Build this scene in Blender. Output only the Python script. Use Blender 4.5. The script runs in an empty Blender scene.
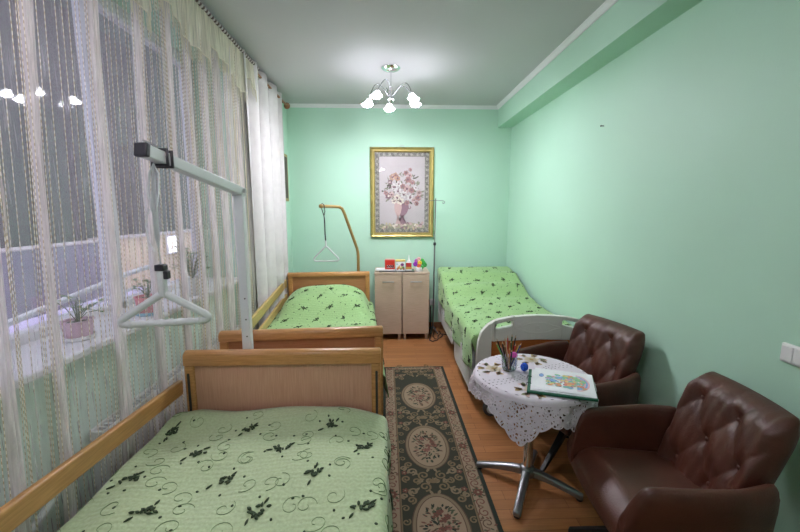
import bpy, bmesh, math, random
from mathutils import Vector, Matrix
from math import sin, cos, pi, radians, sqrt, atan2, exp
random.seed(7)
sc = bpy.context.scene
C = sc.collection

# ------------------------------------------------------------ camera, world, exposure
cam_d = bpy.data.cameras.new('camera')
cam_d.sensor_width = 36.0
cam_d.lens = 380.0 / 800.0 * 36.0
cam_d.clip_start = 0.02
cam = bpy.data.objects.new('camera', cam_d)
C.objects.link(cam)
cam.location = (0, 0, 1.5)
cam.rotation_euler = (radians(90 - 8.162), 0, radians(-2.089))
sc.camera = cam

w = bpy.data.worlds.new('world')
sc.world = w
w.use_nodes = True
w.node_tree.nodes['Background'].inputs[0].default_value = (0.62, 0.6, 0.78, 1)
w.node_tree.nodes['Background'].inputs[1].default_value = 1.0

vs = sc.view_settings
vs.view_transform = 'Standard'
vs.look = 'None'
vs.gamma = 1
vs.use_curve_mapping = False
vs.exposure = 1.62
LAMP = 9.5        # strength of the chandelier shades
FILL_LAMP = 21.0       # second chandelier, added unseen over the camera to light the near half


# ------------------------------------------------------------ materials
def nodes_of(m):
    m.use_nodes = True
    nt = m.node_tree
    return nt, nt.nodes, nt.links, nt.nodes['Principled BSDF']


def mat(name, col, rough=0.5, metal=0.0, spec=None, var=0.0, vscale=8.0, vstretch=(1, 1, 1), bump=0.0, bscale=60.0,
        emit=None, estr=0.0, trans=0.0, alpha=1.0, coat=0.0, sub=0.0):
    m = bpy.data.materials.new(name)
    nt, N, L, P = nodes_of(m)
    P.inputs['Base Color'].default_value = (*col, 1)
    P.inputs['Roughness'].default_value = rough
    P.inputs['Metallic'].default_value = metal
    if spec is not None:
        P.inputs['Specular IOR Level'].default_value = spec
    if trans:
        P.inputs['Transmission Weight'].default_value = trans
    if alpha < 1:
        P.inputs['Alpha'].default_value = alpha
    if coat:
        P.inputs['Coat Weight'].default_value = coat
        P.inputs['Coat Roughness'].default_value = 0.15
    if emit:
        P.inputs['Emission Color'].default_value = (*emit, 1)
        P.inputs['Emission Strength'].default_value = estr
    tc = N.new('ShaderNodeTexCoord')
    mp = N.new('ShaderNodeMapping')
    mp.inputs['Scale'].default_value = vstretch
    L.new(tc.outputs['Object'], mp.inputs['Vector'])
    if var:
        nz = N.new('ShaderNodeTexNoise')
        nz.inputs['Scale'].default_value = vscale
        nz.inputs['Detail'].default_value = 5
        L.new(mp.outputs['Vector'], nz.inputs['Vector'])
        rp = N.new('ShaderNodeValToRGB')
        rp.color_ramp.elements[0].position = 0.3
        rp.color_ramp.elements[1].position = 0.7
        rp.color_ramp.elements[0].color = (*[c * (1 - var) for c in col], 1)
        rp.color_ramp.elements[1].color = (*[min(1, c * (1 + var)) for c in col], 1)
        L.new(nz.outputs['Fac'], rp.inputs['Fac'])
        L.new(rp.outputs['Color'], P.inputs['Base Color'])
    if bump:
        nb = N.new('ShaderNodeTexNoise')
        nb.inputs['Scale'].default_value = bscale
        nb.inputs['Detail'].default_value = 3
        L.new(mp.outputs['Vector'], nb.inputs['Vector'])
        b = N.new('ShaderNodeBump')
        b.inputs['Strength'].default_value = bump
        b.inputs['Distance'].default_value = 0.004
        L.new(nb.outputs['Fac'], b.inputs['Height'])
        L.new(b.outputs['Normal'], P.inputs['Normal'])
    return m


def cloth_mat(name, col, a, transl=0.5):
    """thin see-through textile: part transparent, part diffuse and translucent"""
    m = bpy.data.materials.new(name)
    m.use_nodes = True
    nt = m.node_tree
    N, L = nt.nodes, nt.links
    N.clear()
    out = N.new('ShaderNodeOutputMaterial')
    tr = N.new('ShaderNodeBsdfTransparent')
    df = N.new('ShaderNodeBsdfDiffuse')
    tl = N.new('ShaderNodeBsdfTranslucent')
    df.inputs[0].default_value = (*col, 1)
    tl.inputs[0].default_value = (*col, 1)
    m1 = N.new('ShaderNodeMixShader')
    m1.inputs[0].default_value = transl
    L.new(df.outputs[0], m1.inputs[1])
    L.new(tl.outputs[0], m1.inputs[2])
    m2 = N.new('ShaderNodeMixShader')
    L.new(tr.outputs[0], m2.inputs[1])
    L.new(m1.outputs[0], m2.inputs[2])
    # fine weave in the density
    tc = N.new('ShaderNodeTexCoord')
    mp = N.new('ShaderNodeMapping')
    mp.inputs['Scale'].default_value = (1, 1, 0.06)
    L.new(tc.outputs['Object'], mp.inputs['Vector'])
    nz = N.new('ShaderNodeTexNoise')
    nz.inputs['Scale'].default_value = 90
    L.new(mp.outputs['Vector'], nz.inputs['Vector'])
    mr = N.new('ShaderNodeMapRange')
    mr.inputs['From Min'].default_value = 0.3
    mr.inputs['From Max'].default_value = 0.7
    mr.inputs['To Min'].default_value = max(0, a * 0.72)
    mr.inputs['To Max'].default_value = min(1, a * 1.28)
    L.new(nz.outputs['Fac'], mr.inputs['Value'])
    L.new(mr.outputs[0], m2.inputs[0])
    L.new(m2.outputs[0], out.inputs[0])
    return m


def wood(name, c1, c2, scale=6.0, stretch=(1, 1, 12), rough=0.35, coat=0.2):
    m = bpy.data.materials.new(name)
    nt, N, L, P = nodes_of(m)
    tc = N.new('ShaderNodeTexCoord')
    mp = N.new('ShaderNodeMapping')
    mp.inputs['Scale'].default_value = stretch
    L.new(tc.outputs['Object'], mp.inputs['Vector'])
    nz = N.new('ShaderNodeTexNoise')
    nz.inputs['Scale'].default_value = scale
    nz.inputs['Detail'].default_value = 6
    nz.inputs['Distortion'].default_value = 0.6
    L.new(mp.outputs['Vector'], nz.inputs['Vector'])
    rp = N.new('ShaderNodeValToRGB')
    rp.color_ramp.elements[0].position = 0.35
    rp.color_ramp.elements[1].position = 0.65
    rp.color_ramp.elements[0].color = (*c1, 1)
    rp.color_ramp.elements[1].color = (*c2, 1)
    L.new(nz.outputs['Fac'], rp.inputs['Fac'])
    L.new(rp.outputs['Color'], P.inputs['Base Color'])
    P.inputs['Roughness'].default_value = rough
    P.inputs['Coat Weight'].default_value = coat
    P.inputs['Coat Roughness'].default_value = 0.2
    return m


def floor_mat():
    m = bpy.data.materials.new('laminate planks')
    nt, N, L, P = nodes_of(m)
    tc = N.new('ShaderNodeTexCoord')
    br = N.new('ShaderNodeTexBrick')
    br.inputs['Scale'].default_value = 1.0
    br.inputs['Brick Width'].default_value = 0.62
    br.inputs['Row Height'].default_value = 0.066
    br.inputs['Mortar Size'].default_value = 0.0012
    br.inputs['Color1'].default_value = (0.33, 0.135, 0.045, 1)
    br.inputs['Color2'].default_value = (0.45, 0.2, 0.075, 1)
    br.inputs['Mortar'].default_value = (0.16, 0.06, 0.02, 1)
    br.inputs['Bias'].default_value = 0.0
    L.new(tc.outputs['Object'], br.inputs['Vector'])
    mp = N.new('ShaderNodeMapping')
    mp.inputs['Scale'].default_value = (1.5, 22, 1)
    L.new(tc.outputs['Object'], mp.inputs['Vector'])
    nz = N.new('ShaderNodeTexNoise')
    nz.inputs['Scale'].default_value = 4
    nz.inputs['Detail'].default_value = 5
    L.new(mp.outputs['Vector'], nz.inputs['Vector'])
    mx = N.new('ShaderNodeMix')
    mx.data_type = 'RGBA'
    mx.blend_type = 'MULTIPLY'
    mx.inputs['Factor'].default_value = 0.5
    L.new(br.outputs['Color'], mx.inputs['A'])
    rp = N.new('ShaderNodeValToRGB')
    rp.color_ramp.elements[0].position = 0.3
    rp.color_ramp.elements[1].position = 0.7
    rp.color_ramp.elements[0].color = (0.55, 0.5, 0.45, 1)
    rp.color_ramp.elements[1].color = (1, 1, 1, 1)
    L.new(nz.outputs['Fac'], rp.inputs['Fac'])
    L.new(rp.outputs['Color'], mx.inputs['B'])
    L.new(mx.outputs['Result'], P.inputs['Base Color'])
    P.inputs['Roughness'].default_value = 0.32
    return m


def pane_mat(name, tint=(1, 1, 1), boost=1.0):
    m = bpy.data.materials.new(name)
    m.use_nodes = True
    nt = m.node_tree
    N, L = nt.nodes, nt.links
    N.clear()
    out = N.new('ShaderNodeOutputMaterial')
    tr = N.new('ShaderNodeBsdfTransparent')
    tr.inputs[0].default_value = (*tint, 1)
    gl = N.new('ShaderNodeBsdfGlossy')
    gl.inputs['Roughness'].default_value = 0.02
    fr = N.new('ShaderNodeFresnel')
    ge = N.new('ShaderNodeNewGeometry')
    io = N.new('ShaderNodeMath')          # same air-to-glass index whichever side is hit
    io.operation = 'MULTIPLY_ADD'
    io.inputs[1].default_value = 1 / 1.5 - 1.5
    io.inputs[2].default_value = 1.5
    L.new(ge.outputs['Backfacing'], io.inputs[0])
    L.new(io.outputs[0], fr.inputs[0])
    mul = N.new('ShaderNodeMath')
    mul.operation = 'MULTIPLY'
    mul.use_clamp = True
    mul.inputs[1].default_value = boost
    L.new(fr.outputs[0], mul.inputs[0])
    mx = N.new('ShaderNodeMixShader')
    L.new(mul.outputs[0], mx.inputs[0])
    L.new(tr.outputs[0], mx.inputs[1])
    L.new(gl.outputs[0], mx.inputs[2])
    L.new(mx.outputs[0], out.inputs[0])
    return m


def string_mat():
    m = bpy.data.materials.new('white thread with golden beads')
    nt, N, L, P = nodes_of(m)
    tc = N.new('ShaderNodeTexCoord')
    sp = N.new('ShaderNodeSeparateXYZ')
    L.new(tc.outputs['Object'], sp.inputs[0])
    nz = N.new('ShaderNodeMath')
    nz.operation = 'MULTIPLY_ADD'
    nz.inputs[1].default_value = 46.0
    nz.inputs[2].default_value = 0.0
    L.new(sp.outputs['Z'], nz.inputs[0])
    ad = N.new('ShaderNodeMath')
    ad.operation = 'MULTIPLY_ADD'
    ad.inputs[1].default_value = 53.0
    L.new(sp.outputs['Y'], ad.inputs[0])
    L.new(nz.outputs[0], ad.inputs[2])
    fr = N.new('ShaderNodeMath')
    fr.operation = 'FRACT'
    L.new(ad.outputs[0], fr.inputs[0])
    rp = N.new('ShaderNodeValToRGB')
    rp.color_ramp.interpolation = 'CONSTANT'
    rp.color_ramp.elements[0].color = (0.92, 0.86, 0.74, 1)
    rp.color_ramp.elements[1].position = 0.55
    rp.color_ramp.elements[1].color = (0.55, 0.45, 0.27, 1)
    L.new(fr.outputs[0], rp.inputs['Fac'])
    L.new(rp.outputs['Color'], P.inputs['Base Color'])
    P.inputs['Roughness'].default_value = 0.45
    return m


def lace_mat():
    """white crochet: real openings punched by a procedural mask in the UV plane (u = angle, v = arc length out from the rim)"""
    m = bpy.data.materials.new('white crochet lace')
    m.use_nodes = True
    nt = m.node_tree
    N, L = nt.nodes, nt.links
    P = N['Principled BSDF']
    P.inputs['Base Color'].default_value = (0.72, 0.66, 0.73, 1)
    P.inputs['Roughness'].default_value = 0.85
    out = N['Material Output']
    uv = N.new('ShaderNodeUVMap')
    vo = N.new('ShaderNodeTexVoronoi')
    vo.feature = 'DISTANCE_TO_EDGE'
    vo.inputs['Scale'].default_value = 64
    L.new(uv.outputs[0], vo.inputs['Vector'])
    gt = N.new('ShaderNodeMath')
    gt.operation = 'GREATER_THAN'
    gt.inputs[1].default_value = 0.25
    L.new(vo.outputs['Distance'], gt.inputs[0])
    tr = N.new('ShaderNodeBsdfTransparent')
    mx = N.new('ShaderNodeMixShader')
    L.new(gt.outputs[0], mx.inputs[0])
    L.new(P.outputs[0], mx.inputs[1])
    L.new(tr.outputs[0], mx.inputs[2])
    L.new(mx.outputs[0], out.inputs[0])
    return m


def quilt_mat(name, col):
    m = bpy.data.materials.new(name)
    nt, N, L, P = nodes_of(m)
    P.inputs['Roughness'].default_value = 0.85
    P.inputs['Sheen Weight'].default_value = 0.2
    tc = N.new('ShaderNodeTexCoord')
    nz = N.new('ShaderNodeTexNoise')
    nz.inputs['Scale'].default_value = 90
    nz.inputs['Detail'].default_value = 2
    L.new(tc.outputs['UV'], nz.inputs['Vector'])
    rp = N.new('ShaderNodeValToRGB')
    rp.color_ramp.elements[0].position = 0.3
    rp.color_ramp.elements[1].position = 0.7
    rp.color_ramp.elements[0].color = (*[c * 0.88 for c in col], 1)
    rp.color_ramp.elements[1].color = (*[c * 1.1 for c in col], 1)
    L.new(nz.outputs['Fac'], rp.inputs['Fac'])
    L.new(rp.outputs['Color'], P.inputs['Base Color'])
    vo = N.new('ShaderNodeTexVoronoi')
    vo.inputs['Scale'].default_value = 75
    L.new(tc.outputs['UV'], vo.inputs['Vector'])
    wv = N.new('ShaderNodeTexWave')
    wv.inputs['Scale'].default_value = 14
    wv.bands_direction = 'Y'
    wv.inputs['Distortion'].default_value = 1.2
    L.new(tc.outputs['UV'], wv.inputs['Vector'])
    ad = N.new('ShaderNodeMath')
    ad.operation = 'MULTIPLY_ADD'
    ad.inputs[1].default_value = 0.6
    L.new(wv.outputs['Fac'], ad.inputs[0])
    L.new(vo.outputs['Distance'], ad.inputs[2])
    b = N.new('ShaderNodeBump')
    b.inputs['Strength'].default_value = 0.35
    b.inputs['Distance'].default_value = 0.004
    L.new(ad.outputs[0], b.inputs['Height'])
    L.new(b.outputs['Normal'], P.inputs['Normal'])
    return m


def leather_mat(name, col):
    m = mat(name, col, rough=0.46, var=0.22, vscale=7, bump=0.25, bscale=160, spec=0.5)
    return m


M = {}
M['wall'] = mat('mint wall paint', (0.46, 0.71, 0.56), rough=0.55, var=0.015, vscale=2, bump=0.08, bscale=90)
M['beam'] = mat('mint beam paint', (0.46, 0.71, 0.56), rough=0.6)
M['ceil'] = mat('white ceiling paint', (0.57, 0.55, 0.58), rough=0.8)
M['trim'] = mat('white moulding', (0.8, 0.8, 0.82), rough=0.5)
M['floor'] = floor_mat()
M['skirt'] = mat('brown skirting', (0.34, 0.16, 0.07), rough=0.4)
M['pvc'] = mat('white window frame', (0.75, 0.75, 0.78), rough=0.35)
M['pane'] = pane_mat('window glass', (0.93, 0.94, 0.95), 1.6)
M['picglass'] = pane_mat('picture glass', (1, 1, 1), .45)
M['oak'] = wood('honey beech', (0.43, 0.2, 0.06), (0.56, 0.28, 0.095), 5, (2, 30, 30))
M['oaky'] = wood('honey beech along', (0.4, 0.2, 0.062), (0.52, 0.27, 0.09), 5, (30, 2, 30))
M['beech'] = wood('rose beech laminate', (0.54, 0.28, 0.18), (0.62, 0.345, 0.23), 5, (40, 40, 1.5), 0.4)
M['beech_dark'] = wood('red beech laminate', (0.36, 0.15, 0.06), (0.43, 0.19, 0.08), 5, (1.5, 40, 40), 0.4)
M['rail2'] = wood('yellow pine rail', (0.42, 0.28, 0.09), (0.54, 0.37, 0.13), 5, (30, 2, 30))
M['slot'] = mat('dark metal slot', (0.035, 0.03, 0.028), rough=0.5)
M['steel'] = mat('brushed steel', (0.55, 0.55, 0.57), rough=0.3, metal=1.0)
M['ivsteel'] = mat('dull dark steel', (0.2, 0.2, 0.2), rough=0.4, metal=.6)
M['darkchrome'] = mat('dark chrome', (0.35, 0.35, 0.37), rough=0.25, metal=1.0)
M['chrome'] = mat('chrome', (0.8, 0.8, 0.82), rough=0.1, metal=1.0)
M['alu'] = mat('cast aluminium', (0.3, 0.3, 0.32), rough=0.35, metal=0.9)
M['greyenamel'] = mat('pale grey enamel', (0.7, 0.72, 0.73), rough=0.35)
M['black'] = mat('black plastic', (0.02, 0.018, 0.025), rough=0.45)
M['blackmetal'] = mat('black painted metal', (0.012, 0.012, 0.013), rough=0.4)
M['strap'] = mat('grey webbing', (0.5, 0.51, 0.54), rough=0.8)
M['straplight'] = mat('white webbing', (0.72, 0.74, 0.76), rough=0.8)
M['grip'] = mat('white grey plastic grip', (0.66, 0.68, 0.68), rough=0.4)
M['brownmetal'] = mat('brown painted tube', (0.3, 0.19, 0.06), rough=0.4)
M['mattress'] = mat('mattress ticking', (0.6, 0.62, 0.6), rough=0.9)
M['cover'] = quilt_mat('light green quilted bedspread', (0.44, 0.54, 0.31))
M['cover2'] = quilt_mat('leaf green quilted bedspread', (0.28, 0.46, 0.185))
M['embroid'] = mat('dark green embroidery', (0.03, 0.055, 0.022), rough=0.8)
M['thread'] = mat('fine green embroidery thread', (0.16, 0.25, 0.11), rough=0.8)
M['plastic'] = mat('warm grey moulded plastic', (0.7, 0.69, 0.65), rough=0.4)
M['plastic2'] = mat('white grey panel plastic', (0.62, 0.65, 0.66), rough=0.4)
M['redwood'] = wood('red cherry panel', (0.42, 0.12, 0.025), (0.52, 0.17, 0.04), 5, (2, 30, 30))
M['rubber'] = mat('grey rubber tyre', (0.1, 0.1, 0.1), rough=0.7)
M['ash'] = wood('pale ash laminate', (0.50, 0.37, 0.275), (0.58, 0.44, 0.335), 5, (2, 40, 40), 0.45, 0.1)
M['leather'] = leather_mat('reddish brown leather', (0.078, 0.021, 0.011))
M['leather_seat'] = leather_mat('worn brown leather seat', (0.085, 0.026, 0.014))
M['string'] = string_mat()
M['sheer'] = cloth_mat('sheer white voile', (0.97, 0.92, 0.94), 0.22, .25)
M['sheer2'] = cloth_mat('gathered white voile', (0.97, 0.92, 0.92), 0.62, .2)
M['creamv'] = cloth_mat('cream voile valance', (0.82, 0.78, 0.64), 0.8, .35)
M['whitecurt'] = mat('white jacquard curtain', (0.60, 0.57, 0.57), rough=0.8, var=0.05, vscale=14, bump=0.3, bscale=40)
M['rod'] = mat('carved brown wood', (0.3, 0.13, 0.06), rough=0.5, var=0.3, vscale=30)
M['cord'] = mat('mottled brown and white cord', (0.28, 0.24, 0.24), rough=0.7, var=0.75, vscale=55)
M['gold'] = mat('antique gold frame', (0.4, 0.31, 0.1), rough=0.38, metal=0.55, var=0.2, vscale=12)
M['goldlight'] = mat('bright gold edge', (0.62, 0.48, 0.18), rough=0.3, metal=0.6)
M['white'] = mat('white plastic', (0.78, 0.78, 0.78), rough=0.4)
M['paper'] = mat('white paper', (0.85, 0.85, 0.88), rough=0.8)
M['linen'] = mat('lilac white table linen', (0.72, 0.66, 0.73), rough=0.85, bump=0.3, bscale=300)
M['linenhole'] = mat('dark openwork gap', (0.05, 0.03, 0.03), rough=0.9)
M['lace'] = lace_mat()
M['emit'] = mat('lit frosted glass', (0.9, 0.95, 1.0), rough=0.4, emit=(0.93, 0.92, 1.0), estr=LAMP)
M['bulb'] = mat('lit bulb', (0.9, 0.95, 1.0), rough=0.4, emit=(0.95, 0.92, 1.0), estr=LAMP * 52)
M['emit_fill'] = mat('fill lamp frosted glass', (0.9, 0.95, 1.0), rough=0.4, emit=(1.0, 0.9, 0.98), estr=FILL_LAMP)
M['bulb_fill'] = mat('fill lamp bulb', (0.9, 0.95, 1.0), rough=0.4, emit=(1.0, 0.9, 0.98), estr=FILL_LAMP * 2)
M['glass'] = pane_mat('clear tumbler plastic', (0.86, 0.88, 0.9), 1.5)


def col(name, rgb, rough=0.6, **k):
    key = 'c_' + name
    if key not in M:
        M[key] = mat(name, rgb, rough, **k)
    return M[key]


# ------------------------------------------------------------ mesh builder
class MB:
    def __init__(s):
        s.v, s.f, s.m, s.uv = [], [], [], {}
        s.mats = []

    def mi(s, m):
        if m not in s.mats:
            s.mats.append(m)
        return s.mats.index(m)

    def add(s, vs, fs, m, uvs=None):
        b = len(s.v)
        k = s.mi(m)
        s.v += [tuple(p) for p in vs]
        for f in fs:
            if uvs:
                s.uv[len(s.f)] = [uvs[i] for i in f]
            s.f.append([b + i for i in f])
            s.m.append(k)
        return s

    def box(s, lo, hi, m, R=None):
        x0, y0, z0 = lo
        x1, y1, z1 = hi
        vs = [(x0, y0, z0), (x1, y0, z0), (x1, y1, z0), (x0, y1, z0), (x0, y0, z1), (x1, y0, z1), (x1, y1, z1), (x0, y1, z1)]
        if R:
            vs = [R @ Vector(p) for p in vs]
        return s.add(vs, [(3, 2, 1, 0), (4, 5, 6, 7), (0, 1, 5, 4), (1, 2, 6, 5), (2, 3, 7, 6), (3, 0, 4, 7)], m)

    def bar(s, a, b, wd, h, m, up=(0, 0, 1)):
        a, b = Vector(a), Vector(b)
        d = (b - a).normalized()
        u = Vector(up)
        sd = d.cross(u).normalized() * wd / 2
        uu = sd.cross(d).normalized() * h / 2
        vs = [a - sd - uu, a + sd - uu, a + sd + uu, a - sd + uu, b - sd - uu, b + sd - uu, b + sd + uu, b - sd + uu]
        return s.add(vs, [(0, 1, 2, 3), (7, 6, 5, 4), (4, 5, 1, 0), (5, 6, 2, 1), (6, 7, 3, 2), (7, 4, 0, 3)], m)

    def tube(s, pts, r, m, n=10, closed=False, cap=True, flat=None):
        pts = [Vector(p) for p in pts]
        rs = r if isinstance(r, (list, tuple)) else [r] * len(pts)
        k = len(pts)
        vs = []
        ref = None
        for i, p in enumerate(pts):
            if closed:
                d = pts[(i + 1) % k] - pts[i - 1]
            else:
                d = pts[min(i + 1, k - 1)] - pts[max(i - 1, 0)]
            d = d.normalized() if d.length > 1e-9 else Vector((0, 0, 1))
            if ref is None:
                t = Vector((0, 0, 1)) if abs(d.z) < 0.9 else Vector((1, 0, 0))
                ref = d.cross(t).normalized()
            ref = (ref - d * ref.dot(d))
            ref = ref.normalized() if ref.length > 1e-6 else d.orthogonal().normalized()
            o = d.cross(ref)
            for j in range(n):
                a = 2 * pi * j / n
                vs.append(p + ref * cos(a) * rs[i] + o * sin(a) * rs[i] * (flat or 1))
        fs = []
        for i in range(k if closed else k - 1):
            for j in range(n):
                a, b = i * n + j, i * n + (j + 1) % n
                c, d2 = ((i + 1) % k) * n + (j + 1) % n, ((i + 1) % k) * n + j
                fs.append((a, b, c, d2))
        if cap and not closed:
            fs.append(tuple(range(n))[::-1])
            fs.append(tuple((k - 1) * n + j for j in range(n)))
        return s.add(vs, fs, m)

    def lathe(s, prof, m, c=(0, 0, 0), n=24, axis='z', T=None, cap=True):
        vs, fs = [], []
        for r, z in prof:
            for j in range(n):
                a = 2 * pi * j / n
                p = Vector((r * cos(a), r * sin(a), z))
                if axis == 'y':
                    p = Vector((p.x, p.z, p.y))
                if axis == 'x':
                    p = Vector((p.z, p.x, p.y))
                if T:
                    p = T @ p
                vs.append(p + Vector(c))
        k = len(prof)
        for i in range(k - 1):
            for j in range(n):
                fs.append((i * n + j, i * n + (j + 1) % n, (i + 1) * n + (j + 1) % n, (i + 1) * n + j))
        if cap:
            fs.append(tuple(range(n))[::-1])
            fs.append(tuple((k - 1) * n + j for j in range(n)))
        return s.add(vs, fs, m)

    def grid(s, fn, nu, nv, m, wrap=False, uvfn=None, skip=None):
        vs, uvs = [], []
        for i in range(nu + 1):
            for j in range(nv + 1):
                vs.append(fn(i / nu, j / nv))
                uvs.append(uvfn(i / nu, j / nv) if uvfn else (i / nu, j / nv))
        fs = []
        for i in range(nu):
            for j in range(nv):
                if skip and skip((i + .5) / nu, (j + .5) / nv):
                    continue
                a = i * (nv + 1) + j
                fs.append((a, a + nv + 1, a + nv + 2, a + 1))
        return s.add(vs, fs, m, uvs)

    def prism(s, pts, z0, z1, m, T=None):
        n = len(pts)
        vs = [Vector((x, y, z0)) for x, y in pts] + [Vector((x, y, z1)) for x, y in pts]
        if T:
            vs = [T @ p for p in vs]
        fs = [tuple(range(n))[::-1], tuple(range(n, 2 * n))]
        fs += [(i, (i + 1) % n, n + (i + 1) % n, n + i) for i in range(n)]
        return s.add(vs, fs, m)

    def ball(s, c, r, m, n=12, k=8, sq=(1, 1, 1)):
        prof = [(max(1e-4, sin(pi * i / k)), -cos(pi * i / k)) for i in range(k + 1)]
        vs, fs = [], []
        for q, z in prof:
            for j in range(n):
                a = 2 * pi * j / n
                vs.append((c[0] + r * q * cos(a) * sq[0], c[1] + r * q * sin(a) * sq[1], c[2] + r * z * sq[2]))
        for i in range(k):
            for j in range(n):
                fs.append((i * n + j, i * n + (j + 1) % n, (i + 1) * n + (j + 1) % n, (i + 1) * n + j))
        return s.add(vs, fs, m)

    def build(s, name, parent=None, smooth=None, bevel=0, sub=0, solid=0, kind=None, label=None, weld=False, segs=2):
        me = bpy.data.meshes.new(name)
        me.from_pydata(s.v, [], s.f)
        for m in s.mats:
            me.materials.append(m)
        me.polygons.foreach_set('material_index', s.m)
        if s.uv:
            ul = me.uv_layers.new(name='UVMap')
            for pi_, p in enumerate(me.polygons):
                if pi_ in s.uv:
                    for li, u in zip(p.loop_indices, s.uv[pi_]):
                        ul.data[li].uv = u
        me.update()
        bm = bmesh.new()
        bm.from_mesh(me)
        if weld:
            bmesh.ops.remove_doubles(bm, verts=bm.verts, dist=1e-5)
        if not s.uv:
            bmesh.ops.recalc_face_normals(bm, faces=bm.faces)
        bm.to_mesh(me)
        bm.free()
        o = bpy.data.objects.new(name, me)
        C.objects.link(o)
        if parent is not None:
            o.parent = parent
        if smooth is not None:
            me.shade_smooth()
            if smooth < 180:
                try:
                    me.set_sharp_from_angle(angle=radians(smooth))
                except Exception:
                    pass
        if bevel:
            b = o.modifiers.new('bevel', 'BEVEL')
            b.width = bevel
            b.segments = segs
            b.limit_method = 'ANGLE'
            b.angle_limit = radians(40)
            if smooth is None:
                me.shade_smooth()
                try:
                    me.set_sharp_from_angle(angle=radians(40))
                except Exception:
                    pass
        if sub:
            q = o.modifiers.new('subdivision', 'SUBSURF')
            q.levels = q.render_levels = sub
        if solid:
            q = o.modifiers.new('thickness', 'SOLIDIFY')
            q.thickness = solid
            q.offset = 0
        if kind:
            o['kind'] = kind
        if label:
            o['label'] = label
        return o


def tag(o, label, cat, group=None, kind=None):
    o['label'] = label
    o['category'] = cat
    if group:
        o['group'] = group
    if kind:
        o['kind'] = kind
    return o


def thing(name, label, cat, loc=(0, 0, 0), rz=0, group=None):
    o = bpy.data.objects.new(name, None)
    o.empty_display_size = 0.1
    C.objects.link(o)
    o.location = loc
    o.rotation_euler = (0, 0, rz)
    return tag(o, label, cat, group)


def copy_tree(o, parent=None):
    c = o.copy()
    C.objects.link(c)
    if parent is not None:
        c.parent = parent
    for ch in list(o.children):
        copy_tree(ch, c)
    return c


def arc(c, r, a0, a1, n):
    return [(c[0] + r * cos(a0 + (a1 - a0) * i / n), c[1] + r * sin(a0 + (a1 - a0) * i / n)) for i in range(n + 1)]


def rrect(x0, y0, x1, y1, r, n=5):
    p = []
    for cx, cy, a in ((x1 - r, y1 - r, 0), (x0 + r, y1 - r, pi / 2), (x0 + r, y0 + r, pi), (x1 - r, y0 + r, 1.5 * pi)):
        p += arc((cx, cy), r, a, a + pi / 2, n)
    return p


def lerp_tab(tab, x):
    if x <= tab[0][0]:
        return tab[0][1]
    for (a, fa), (b, fb) in zip(tab, tab[1:]):
        if x <= b:
            t = (x - a) / (b - a)
            t = t * t * (3 - 2 * t)
            return fa + (fb - fa) * t
    return tab[-1][1]


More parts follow.
